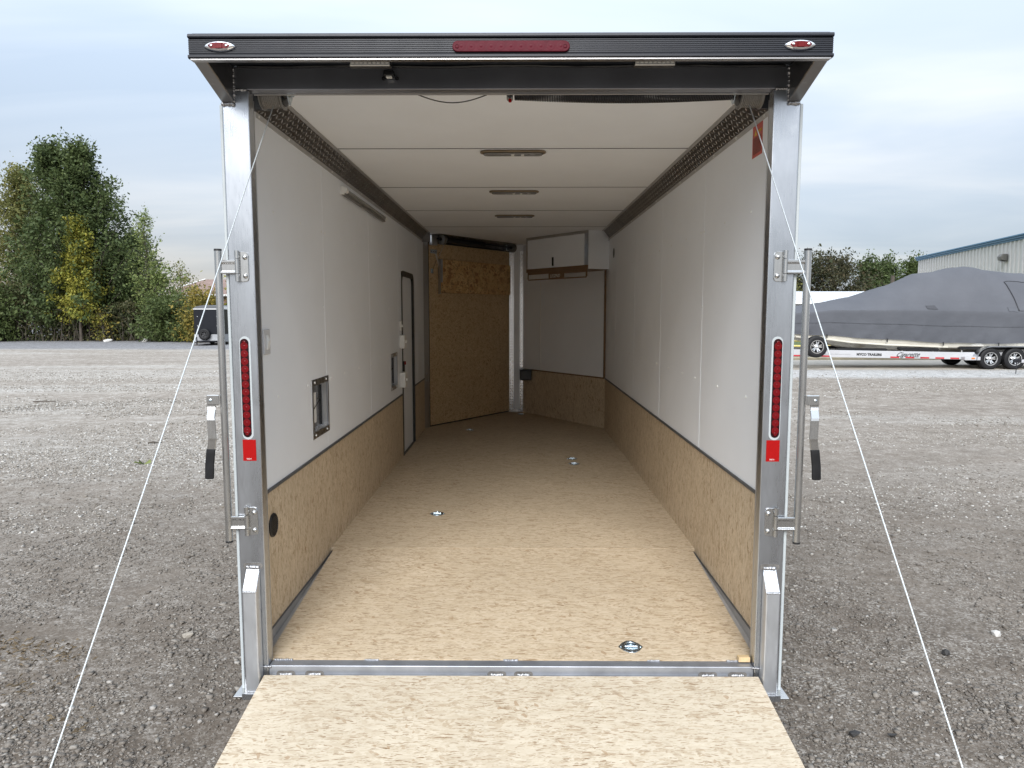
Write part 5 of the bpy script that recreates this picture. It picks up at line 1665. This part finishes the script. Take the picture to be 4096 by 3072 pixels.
# ------------------------------------------------------------------ small black cargo trailer at the tree line
CT = root('parked_trailer', (-17.5, 40, GZ), 'small black enclosed trailer with a silver lower band parked at the tree line', 'trailer')
MT['black_skin'] = plain('black_trailer_skin', (0.010, 0.011, 0.015), 0.3, 0.0, 0.15, 2, spec=0.3)
MT['silver_band'] = plain('silver_band', (0.42, 0.43, 0.45), 0.42, 0.7, 0.15, 5)
MT['grey_roof'] = plain('grey_roof_cap', (0.10, 0.105, 0.115), 0.45, 0.0, 0.1)
bx0, bx1, by0, by1 = -18.30, -16.66, 38.05, 41.6
MB().box(bx0, bx1, by0, by1, 0.135, 1.545).build('body', MT['black_skin'], CT, bevel=0.02)
rfp = [(bx0, by0 - 0.005, 1.585), (bx0 + 0.10, by0 - 0.005, 1.695)] + [(bx0 + 0.1 + (bx1 - bx0 - 0.2) * q, by0 - 0.005, 1.70 + 0.09 * math.sin(math.pi * q)) for q in np.linspace(0.08, 0.92, 8)] + [(bx1 - 0.10, by0 - 0.005, 1.695), (bx1, by0 - 0.005, 1.585)]
MB().prism(rfp, (0, by1 - by0, 0)).build('roof', MT['grey_roof'], CT, smooth=25)
MB().box(bx0 - 0.012, bx1 + 0.012, by0 - 0.02, by1, 1.546, 1.584).build('belt_trim', MT['white_paint'], CT)
MB().box(bx1 + 0.0, bx1 + 0.015, by0 + 0.02, by1, 1.585, 1.70).build('roof_side_trim', MT['white_paint'], CT)
MB().box(bx0 - 0.004, bx1 + 0.004, by0 - 0.012, by1, -0.285, 0.134).build('stone_guard', MT['silver_band'], CT)
for x in (-18.08, -16.98):
    for z in (0.61, 1.14):
        MB().ball((x, by0 - 0.005, z), 0.022, 8, 5).build('marker_stud', MT['white_paint'], CT, smooth=60)
wheel(CT, (-17.66, by0 - 0.13, 0.13), (0, -1, 0), 0.315, 0.2, 'steel_rim', 'spare_wheel')
MB().box(-17.72, -17.60, by0 - 0.11, by0, -0.02, 0.28).build('spare_mount', MT['black_steel'], CT)
MB().prism([(-18.2, by0, -0.30), (-16.8, by0, -0.30), (-17.42, by0 - 1.1, -0.26), (-17.56, by0 - 1.1, -0.26)], (0, 0, 0.08)).build('tongue', MT['black_steel'], CT)
MB().tube([(-17.95, by0 - 0.5, 0.0), (-17.95, by0 - 0.5, GZ + 0.03)], 0.035, 8).build('jack', MT['black_steel'], CT)
MB().box(-18.08, -17.82, by0 - 0.62, by0 - 0.38, GZ + 0.001, GZ + 0.035).build('jack_foot', MT['bark'], CT)
for x in (-18.2, -16.76):
    wheel(CT, (x + (0.12 if x < -17.5 else -0.12), 39.9, GZ + 0.33), (-1 if x < -17.5 else 1, 0, 0), 0.33, 0.2, 'steel_rim')
MB().tube([(-18.0, 39.9, GZ + 0.33), (-16.9, 39.9, GZ + 0.33)], 0.05, 8).build('axle', MT['black_steel'], CT)

# ------------------------------------------------------------------ boat on its trailer
BT = root('boat_trailer', (13.5, 21.8, GZ), 'long pale metal boat trailer on several axles, a spare wheel standing at its front', 'boat trailer')
MT['trailer_white'] = plain('pale_trailer_frame', (0.46, 0.46, 0.475), 0.42, 0.15, 0.06, 2)
YN, YF = 20.93, 22.72
for yb_ in (YN, YF):
    MB().prism([(8.3, yb_, -0.045), (14.62, yb_, -0.150), (20.5, yb_, -0.165), (20.5, yb_, 0.075), (14.62, yb_, 0.085), (8.3, yb_, 0.190)], (0, 0.12, 0)).build('side_beam', MT['trailer_white'], BT, bevel=0.01)
MB().prism([(8.3, YN, -0.03), (8.3, YF + 0.12, -0.03), (6.2, 21.9, 0.0), (6.2, 21.8, 0.0)], (0, 0, 0.18)).build('tongue', MT['trailer_white'], BT)
MB().tube([(6.9, 21.85, 0.2), (6.9, 21.85, GZ + 0.02)], 0.045, 10).build('jack', MT['stainless'], BT)
for x in (9.5, 11.8, 13.8):
    MB().box(x - 0.06, x + 0.06, YN + 0.121, YF - 0.001, -0.07, 0.03).build('cross_beam', MT['alu_dull'], BT)
for ix, x in enumerate((15.44, 16.23, 17.02)):
    wheel(BT, (x, 20.86, GZ + 0.352), (0, -1, 0), 0.347, 0.26)
    wheel(BT, (x, 22.88, GZ + 0.352), (0, 1, 0), 0.347, 0.26)
    MB().tube([(x, 20.95, GZ + 0.352), (x, 22.8, GZ + 0.352)], 0.05, 10).build('axle', MT['black_steel'], BT)
for yw in (20.70, 22.72):
    fd = MB()
    arc = [(14.98, -0.145)] + [(15.44 + 0.455 * math.cos(a), -0.118 + 0.385 * math.sin(a)) for a in np.linspace(math.pi, math.pi / 2, 9)] + [(17.02 + 0.455 * math.cos(a), -0.118 + 0.385 * math.sin(a)) for a in np.linspace(math.pi / 2, 0, 9)]
    arc2 = [(x, z + 0.03) if 15.3 < x < 17.2 else (x - (0.03 if x < 16 else -0.03), z) for x, z in arc]
    for i in range(len(arc) - 1):
        fd.add([(arc[i][0], yw, arc[i][1]), (arc[i + 1][0], yw, arc[i + 1][1]), (arc2[i + 1][0], yw, arc2[i + 1][1]), (arc2[i][0], yw, arc2[i][1]),
                (arc[i][0], yw + 0.30, arc[i][1]), (arc[i + 1][0], yw + 0.30, arc[i + 1][1]), (arc2[i + 1][0], yw + 0.30, arc2[i + 1][1]), (arc2[i][0], yw + 0.30, arc2[i][1])],
               [(0, 1, 2, 3), (4, 7, 6, 5), (0, 4, 5, 1), (3, 2, 6, 7)])
    fd.build('fender', MT['alu'], BT, smooth=30)
MB().box(14.59, 15.10, 20.72, 20.928, -0.165, -0.05).build('fender_step', MT['trailer_white'], BT, bevel=0.012)
MB().box(14.80, 14.91, 20.712, 20.7195, -0.125, -0.075).build('side_marker', plain('amber_lens', (0.55, 0.16, 0.03), 0.3), BT, bevel=0.003)
MT['red_stripe'] = plain('red_reflector_stripe', (0.42, 0.022, 0.030), 0.4, 0.0, 0.1, 30)
x = 12.28
while x < 14.6:
    zb_ = -0.045 - 0.105 * (x - 8.3) / 6.32 + 0.012
    MB().prism([(x, YN - 0.001, zb_), (min(x + 0.29, 14.585), YN - 0.001, zb_ - 0.005), (min(x + 0.29, 14.585), YN - 0.001, zb_ + 0.043), (x, YN - 0.001, zb_ + 0.048)], (0, -0.002, 0)).build('red_reflector', MT['red_stripe'], BT)
    x += 0.49
for x in (8.6, 9.1, 10.02):
    zb_ = -0.045 - 0.105 * (x - 8.3) / 6.32 + 0.012
    MB().prism([(x, YN - 0.001, zb_), (x + 0.29, YN - 0.001, zb_ - 0.005), (x + 0.29, YN - 0.001, zb_ + 0.043), (x, YN - 0.001, zb_ + 0.048)], (0, -0.002, 0)).build('red_reflector', MT['red_stripe'], BT)
text('maker_lettering', 'MYCO TRAILERS', 0.105, (11.17, YN - 0.002, -0.018), (1, 0, -0.0166), (0, 0, 1), MT['black_ink'], BT, 0.001, xs=1.06, bold=0.006)
text('slogan_lettering', 'Engineered for Performance & Reliability', 0.058, (10.13, YN - 0.002, 0.012), (1, 0, -0.0166), (0, 0, 1), plain('grey_ink', (0.30, 0.30, 0.31), 0.5), BT, 0.001, shear=0.2, xs=0.88)
text('script_lettering', 'Cigarette', 0.205, (12.44, YN - 0.002, -0.062), (1, 0, 0.012), (0, 0, 1), MT['black_ink'], BT, 0.001, shear=0.75, xs=0.98, bold=0.003)
text('team_lettering', 'RACING TEAM', 0.052, (12.98, YN - 0.002, -0.098), (1, 0, -0.01), (0, 0, 1), MT['black_ink'], BT, 0.001, shear=0.3, xs=1.15)
for x0, x1, z0, z1 in ((10.55, 12.2, 0.19, 0.17), (12.55, 13.9, 0.205, 0.18), (14.5, 17.8, 0.235, 0.235)):
    for yy in (20.98, 22.55):
        MB().prism([(x0, yy, z0), (x0 + 0.12, yy, z0 - 0.06), (x1 - 0.05, yy, z1 - 0.06), (x1, yy, z1), (x1 - 0.05, yy, z1 + 0.035), (x0 + 0.06, yy, z0 + 0.04)], (0, 0.14, 0)).build('bunk', MT['rubber'], BT)
        for xx in (x0 + 0.16, x1 - 0.18):
            MB().tube([(xx + 0.02, yy + 0.07, 0.06), (xx, yy + 0.07, 0.16)], 0.025, 8).build('bunk_post', MT['alu_dull'], BT)
wheel(BT, (9.71, 20.66, 0.28), (0, -1, 0), 0.347, 0.24, name='spare_wheel')
MB().box(9.62, 9.80, 20.72, 20.925, 0.0, 0.35).build('spare_mount', MT['alu_dull'], BT)

# boat hull and cover as lofted sections across the beam
YC = 22.0
bxs = [7.3, 7.7, 8.2, 9.05, 9.5, 9.9, 10.3, 10.7, 11.1, 11.5, 11.9, 12.2, 12.55, 12.85, 13.1, 13.4, 13.75, 14.1, 14.4, 14.75, 15.15, 15.4, 15.75, 16.3, 17.1, 18.0, 18.4]
itp = lambda x, tab: float(np.interp(x, [a for a, b in tab], [b for a, b in tab]))
TOP = [(7.3, 1.22), (8.2, 1.40), (9.05, 1.53), (9.5, 1.585), (9.89, 1.64), (10.65, 1.765), (11.4, 1.92), (11.82, 2.06), (12.53, 2.28), (13.08, 2.51), (13.41, 2.67), (14.09, 2.745), (14.39, 2.825), (14.76, 2.895), (15.14, 2.925), (15.37, 2.895), (15.71, 2.805), (16.28, 2.745), (17.06, 2.69), (18.4, 2.5)]
CREASE = [(7.3, 1.15), (8.2, 1.25), (9.05, 1.33), (10.27, 1.43), (11.74, 1.455), (13.21, 1.44), (14.68, 1.42), (16.52, 1.37), (18.4, 1.33)]
HEM = [(7.3, 0.85), (8.2, 0.76), (9.07, 0.70), (10.23, 0.64), (11.05, 0.57), (12.16, 0.515), (13.27, 0.45), (13.91, 0.41), (15.11, 0.385), (18.4, 0.40)]
BEAM = [(7.3, 0.04), (7.7, 0.28), (8.2, 0.50), (9.05, 0.76), (10.3, 0.98), (11.5, 1.10), (13, 1.16), (18.4, 1.16)]
NS = 15


def cover_pt(x, t):
    """t runs 0..1 from the near hem over the top to the far hem"""
    side = -1 if t <= 0.5 else 1
    u = t * 2 if t <= 0.5 else (1 - t) * 2           # 0 at hem, 1 at the ridge
    b, zt, zc, zh = itp(x, BEAM), itp(x, TOP), itp(x, CREASE), itp(x, HEM)
    wr = 0.020 * mnoise.noise(Vector((x * 1.1, u * 3, 0.3 + side))) + 0.012 * mnoise.noise(Vector((x * 2.6 + u * 7, u * 3, 9.0 + side)))
    rg_ = 1 - abs(mnoise.noise(Vector((x * 1.5 - u * 5.0, u * 2.2 + x * 0.5, 3.0 + side))))
    wr += 0.022 * rg_ ** 6 + 0.006 * mnoise.noise(Vector((x * 9 + u * 9, u * 14, 1.0)))
    if u < 0.36:
        k = u / 0.36
        y = b * (0.94 + 0.09 * k ** 0.7)
        z = zh + (zc - zh) * k + 0.02 * math.sin(x * 3.1) * (1 - k) * 0.6
        y += wr * (1.3 - k)
    else:
        k = (u - 0.36) / 0.64
        y = b * (1.03 - 0.035 * min(1, k * 14)) * (1 - k ** 1.12)
        z = zc + (zt - zc) * math.sin(k * math.pi / 2) ** 0.92
        z += wr * 0.8
    return Vector((x, YC + side * y, z))


MT['canvas'] = None


def canvas_mat():
    k = NT('grey_canvas')
    weave = k.noise(160, 2, 0.5)
    fold = k.noise(1.2, 4, 0.55, k.mapv((0.6, 1, 1.6)))
    c = k.ramp(k.noise(0.8, 4, 0.5), [(0.3, (0.085, 0.089, 0.101)), (0.7, (0.103, 0.107, 0.120))])
    k.set(base=c, rough=0.85, spec=0.2, normal=k.bump(weave, 0.15, 0.002, k.bump(fold, 0.5, 0.06)))
    return k.m


MT['canvas'] = canvas_mat()
ts = [0, 0.02, 0.04, 0.06, 0.08, 0.10, 0.12, 0.14, 0.16, 0.178, 0.182, 0.20, 0.22, 0.24, 0.26, 0.28, 0.30, 0.32, 0.34, 0.36, 0.38, 0.40, 0.42, 0.44, 0.46, 0.48, 0.49, 0.5]
ts = ts + [1 - t for t in ts[-2::-1]]
mb = MB()
vs = [cover_pt(x, t) for x in np.interp(np.linspace(0, len(bxs) - 1, 240), range(len(bxs)), bxs) for t in ts]
m_ = len(ts)
mb.add(vs, [(i * m_ + j, i * m_ + j + 1, (i + 1) * m_ + j + 1, (i + 1) * m_ + j) for i in range(239) for j in range(m_ - 1)])
cover = mb.build('boat_cover', MT['canvas'], None, smooth=32, label='grey canvas cover stretched over the boat, high in the middle', cat='boat cover')


def cover_patch(name, xs, t0, t1, off, mat, n=8):
    """a piece of cloth following the cover's surface"""
    m = MB()
    vs = []
    for i in range(n + 1):
        for j in range(n + 1):
            q = j / n
            xa_ = xs[0] + (xs[2] - xs[0]) * q
            xb_ = xs[1] + (xs[3] - xs[1]) * q
            x = xa_ + (xb_ - xa_) * i / n
            p = cover_pt(x, t0 + (t1 - t0) * q)
            vs.append(p + Vector((0, -off, off * 0.6)))
    m.add(vs, [(i * (n + 1) + j, (i + 1) * (n + 1) + j, (i + 1) * (n + 1) + j + 1, i * (n + 1) + j + 1) for i in range(n) for j in range(n)])
    return m.build(name, mat, cover, smooth=60)


dkc = plain('dark_canvas', (0.052, 0.054, 0.062), 0.85, 0.0, 0.1)
cover_patch('flap', (13.36, 13.68, 13.30, 13.60), 0.184, 0.200, 0.014, dkc)
cover_patch('flap', (15.98, 16.28, 15.96, 16.26), 0.182, 0.200, 0.012, MT['canvas'])
cover_patch('door_panel', (16.30, 17.6, 16.12, 17.3), 0.186, 0.345, 0.015, MT['canvas'], 14)
for i in range(2):
    pass
pts = [cover_pt(16.32 - 0.2 * q, 0.186 + 0.155 * q) + Vector((0, -0.02, 0.01)) for q in np.linspace(0, 1, 14)] + [cover_pt(16.16 + 1.2 * q, 0.345) + Vector((0, -0.02, 0.012)) for q in np.linspace(0, 1, 10)]
MB().tube(pts, 0.012, 6).build('door_seam', dkc, cover, smooth=60)
pts = [cover_pt(x, 0.095) + Vector((0, -0.006, 0)) for x in np.linspace(9.0, 18.2, 90)]
MB().tube(pts, 0.006, 5).build('side_seam', dkc, cover, smooth=60)
pts = [cover_pt(x, 0.0) for x in np.linspace(7.4, 18.3, 110)]
MB().tube(pts, 0.010, 6).build('hem_cord', MT['canvas'], cover, smooth=60)
for x in (10.23, 12.15, 13.95, 15.75):
    p = cover_pt(x, 0.0)
    MB().box(p.x - 0.018, p.x + 0.018, p.y - 0.03, p.y - 0.018, p.z - 0.10, p.z + 0.02).build('hem_strap', MT['black_plastic'], cover)

BO = root('boat', (13, YC, GZ + 0.3), 'cream hulled boat under the grey cover, only its bottom showing', 'boat')
MT['gelcoat'] = plain('cream_gelcoat', (0.56, 0.53, 0.46), 0.25, 0.0, 0.05, 1.5, coat=0.3)
KEEL = [(7.3, 1.0), (7.7, 0.80), (8.6, 0.58), (9.6, 0.42), (10.39, 0.34), (10.97, 0.22), (12.11, 0.12), (14.38, 0.09), (18.2, 0.09)]
mb = MB()
hx = np.linspace(7.35, 18.1, 60)
for x in hx:
    b, zh, zk = itp(x, BEAM), itp(x, HEM), itp(x, KEEL)
    zs = zk + (zh - zk) * 0.42
    sec = [(-0.90 * b, zh + 0.5), (-0.91 * b, zh + 0.03), (-0.86 * b, zs + 0.10 * (zh - zk)), (-0.83 * b, zs), (-0.77 * b, zs - 0.005), (-0.42 * b, zk + 0.05), (0, zk)]
    sec = sec + [(-y, z) for y, z in sec[-2::-1]]
    mb.v += [Vector((x, YC + y, z)) for y, z in sec]
m_ = 13
mb.f += [[i * m_ + j, i * m_ + j + 1, (i + 1) * m_ + j + 1, (i + 1) * m_ + j] for i in range(59) for j in range(m_ - 1)]
mb.f += [[j for j in range(m_)], [59 * m_ + j for j in range(m_)]]
mb.build('hull', MT['gelcoat'], BO, smooth=28)
mb = MB()
for x in np.linspace(9.3, 14.15, 40):
    b, zh, zk = itp(x, BEAM), itp(x, HEM), itp(x, KEEL)
    zs = zk + (zh - zk) * 0.55
    mb.v += [Vector((x, YC - 0.875 * b, zs + 0.03)), Vector((x, YC - 0.915 * b, zs)), Vector((x, YC - 0.915 * b, zs - 0.025)), Vector((x, YC - 0.80 * b, zs - 0.03))]
mb.f += [[i * 4 + j, i * 4 + j + 1, (i + 1) * 4 + j + 1, (i + 1) * 4 + j] for i in range(39) for j in range(3)] + [[0, 1, 2, 3], [156, 157, 158, 159]]
mb.build('strake', MT['gelcoat'], BO)

# tongue of another trailer reaching in from the right
TT = root('trailer_tongue', (15.5, 18.7, GZ), 'white trailer coupler with a hanging chain poking in at the right picture edge', 'trailer tongue')
MB().box(14.98, 17.2, 18.64, 18.76, -0.10, -0.01).build('tongue_beam', MT['trailer_white'], TT, bevel=0.01)
MB().box(15.10, 15.20, 18.63, 18.639, -0.09, -0.03).build('red_reflector', MT['red_stripe'], TT)
MB().prism([(15.0, 18.65, -0.09), (14.80, 18.66, -0.10), (14.78, 18.66, -0.02), (14.88, 18.65, 0.03), (15.0, 18.65, 0.0)], (0, 0.10, 0)).build('coupler', MT['black_steel'], TT, bevel=0.01)
MB().tube([(16.4, 18.7, 0.1), (16.4, 18.7, GZ + 0.01)], 0.04, 10).build('jack', MT['stainless'], TT)
link_me, _ = MB().tube([(0.014 * math.cos(a), 0, 0.022 * math.sin(a)) for a in np.linspace(0, 2 * math.pi, 13)], 0.005, 5).mesh('chain_link', center=False)
link_me.materials.append(MT['black_steel'])
for i in range(11):
    inst('chain_link', link_me, None, TT, T(14.86 + 0.004 * math.sin(i), 18.69, -0.07 - i * 0.034) @ Matrix.Rotation(math.pi / 2 * (i % 2), 4, 'Z'))

# yellow pipe rail beyond the pavement
MT['yellow_paint'] = plain('yellow_paint', (0.62, 0.50, 0.16), 0.5, 0.0, 0.1)
YR = root('pipe_rail', (11, 27, GZ), 'low yellow pipe rail in the grass beyond the boat trailer', 'railing')
for z in (0.23, 0.0):
    MB().tube([(5, 27, z), (17.5, 27, z)], 0.045, 10).build('rail', MT['yellow_paint'], YR, smooth=50)
for x in (6.2, 9.3, 12.45, 15.6):
    MB().tube([(x, 27, GZ), (x, 27, 0.30)], 0.055, 10).build('post', MT['yellow_paint'], YR, smooth=50)

# ------------------------------------------------------------------ white shed far behind
MT['white_metal'] = plain('white_roof_metal', (0.55, 0.57, 0.60), 0.4, 0.1, 0.04, 2)
MT['shed_wall'] = plain('grey_shed_wall', (0.42, 0.42, 0.42), 0.6, 0.0, 0.06, 2)
SH = root('shed', (20, 58, GZ), 'long low shed with a white ribbed metal roof behind the boat', 'shed')
MB().box(6.2, 30.7, 56.2, 61.8, GZ, 2.15).build('wall', MT['shed_wall'], SH)
MB().prism([(6, 55.6, 2.22), (6, 59, 3.13), (6, 62.4, 2.22), (6, 62.4, 2.16), (6, 59, 3.07), (6, 55.6, 2.16)], (25.2, 0, 0)).build('roof', MT['white_metal'], SH)
for i in range(41):
    x = 6.2 + i * 0.61
    MB().prism([(x, 55.6, 2.222), (x, 59, 3.132), (x, 59, 3.160), (x, 55.6, 2.250)], (0.05, 0, 0)).build('roof_rib', MT['white_metal'], SH)
MB().box(6, 31.2, 55.55, 55.595, 2.05, 2.23).build('eave_trim', MT['white_paint'], SH)

# ------------------------------------------------------------------ metal building on the right
MT['siding'] = plain('white_steel_siding', (0.60, 0.58, 0.56), 0.5, 0.0, 0.04, 1.5)
MT['blue_trim'] = plain('blue_eave_trim', (0.075, 0.19, 0.31), 0.45, 0.0, 0.08)
MBD = root('metal_building', (28, 40, GZ), 'large white ribbed steel building with a blue eave beyond the boat', 'building')
P0, P1 = Vector((28.0, 48.2, 0)), Vector((23.7, 28.0, 0))
wd = (P1 - P0).normalized()
WL_ = (P1 - P0).length
FW = frame((P0.x, P0.y, 0), wd, (wd.y, -wd.x, 0), (0, 0, 1))
wo_ = FW.to_3x3() @ Vector((0, 1, 0))
if wo_.x > 0:
    FW = frame((P0.x, P0.y, 0), wd, (-wd.y, wd.x, 0), (0, 0, 1))
HW_ = 5.0
sid = MB()
MB().box(0, WL_, -14, -0.05, GZ, HW_ - 0.02).xf(FW).build('body', MT['siding'], MBD)
# ribbed sheets, each about a metre wide
nsh = int(WL_ / 0.92)
for i in range(nsh):
    sh_ = MB()
    prof_ = []
    for j in range(2):
        o = i * 0.92 + j * 0.46
        prof_ += [(o, 0.0), (o + 0.28, 0.0), (o + 0.31, 0.065), (o + 0.41, 0.065), (o + 0.44, 0.0)]
    prof_.append((i * 0.92 + 0.92, 0.0))
    vs = [(a, b, GZ + 0.02) for a, b in prof_] + [(a, b, HW_ - 0.03) for a, b in prof_]
    n = len(prof_)
    sh_.add(vs, [(k_, k_ + 1, n + k_ + 1, n + k_) for k_ in range(n - 1)])
    sh_.xf(FW).build('siding_sheet', MT['siding'], MBD, fix=False)
for z0, z1, d1 in ((4.94, 5.02, 0.10), (5.025, 5.12, 0.16), (5.125, 5.20, 0.22)):
    MB().box(-0.12, WL_, -0.05, d1, z0, z1).xf(FW).build('eave_trim', MT['blue_trim'], MBD, bevel=0.01)
MB().prism([(-0.1, 0.15, 5.205), (-0.1, -7, 6.4), (-0.1, -14.2, 5.205)], (WL_ + 0.1, 0, 0)).xf(FW).build('roof', MT['white_metal'], MBD)
so = (Vector((23.0 - 0.0, 29.6, 0)) - P0).dot(wd)
lo_ = 13.5
wp = MB().prism([(lo_, 0.04, 3.98), (lo_, 0.34, 4.05), (lo_, 0.38, 4.22), (lo_, 0.28, 4.36), (lo_, 0.04, 4.36)], (0.40, 0, 0)).xf(FW).build('wall_lamp', plain('grey_wall_lamp', (0.13, 0.125, 0.115), 0.45), MBD, bevel=0.02)
MB().box(lo_ + 0.03, lo_ + 0.37, 0.06, 0.32, 3.955, 3.985).xf(FW).build('lens', MT['smoke_lens'], wp)
up_ = root('utility_pole', (27.0, 49.6, GZ), 'short brown wooden pole beside the far corner of the metal building', 'pole')
MB().tube([(27.0, 49.6, GZ), (27.0, 49.6, 4.0)], [0.16, 0.13], 10).build('shaft', MT['bark'], up_, smooth=50)

for o in bpy.data.objects:
    if o.parent is None and o.get('category') in ('tree', 'shrub'):
        far_ = o.location.y > 60
        o['group'] = ('trees beyond the yard' if far_ else 'trees along the lot edge') if o['category'] == 'tree' else 'shrubs along the lot edge'
    if o.name.split('.')[0] == 'black_lump':
        o['group'] = 'dark lumps on the gravel'
    if o.name.split('.')[0] == 'pale_stone':
        o['group'] = 'pale stones by the thicket'
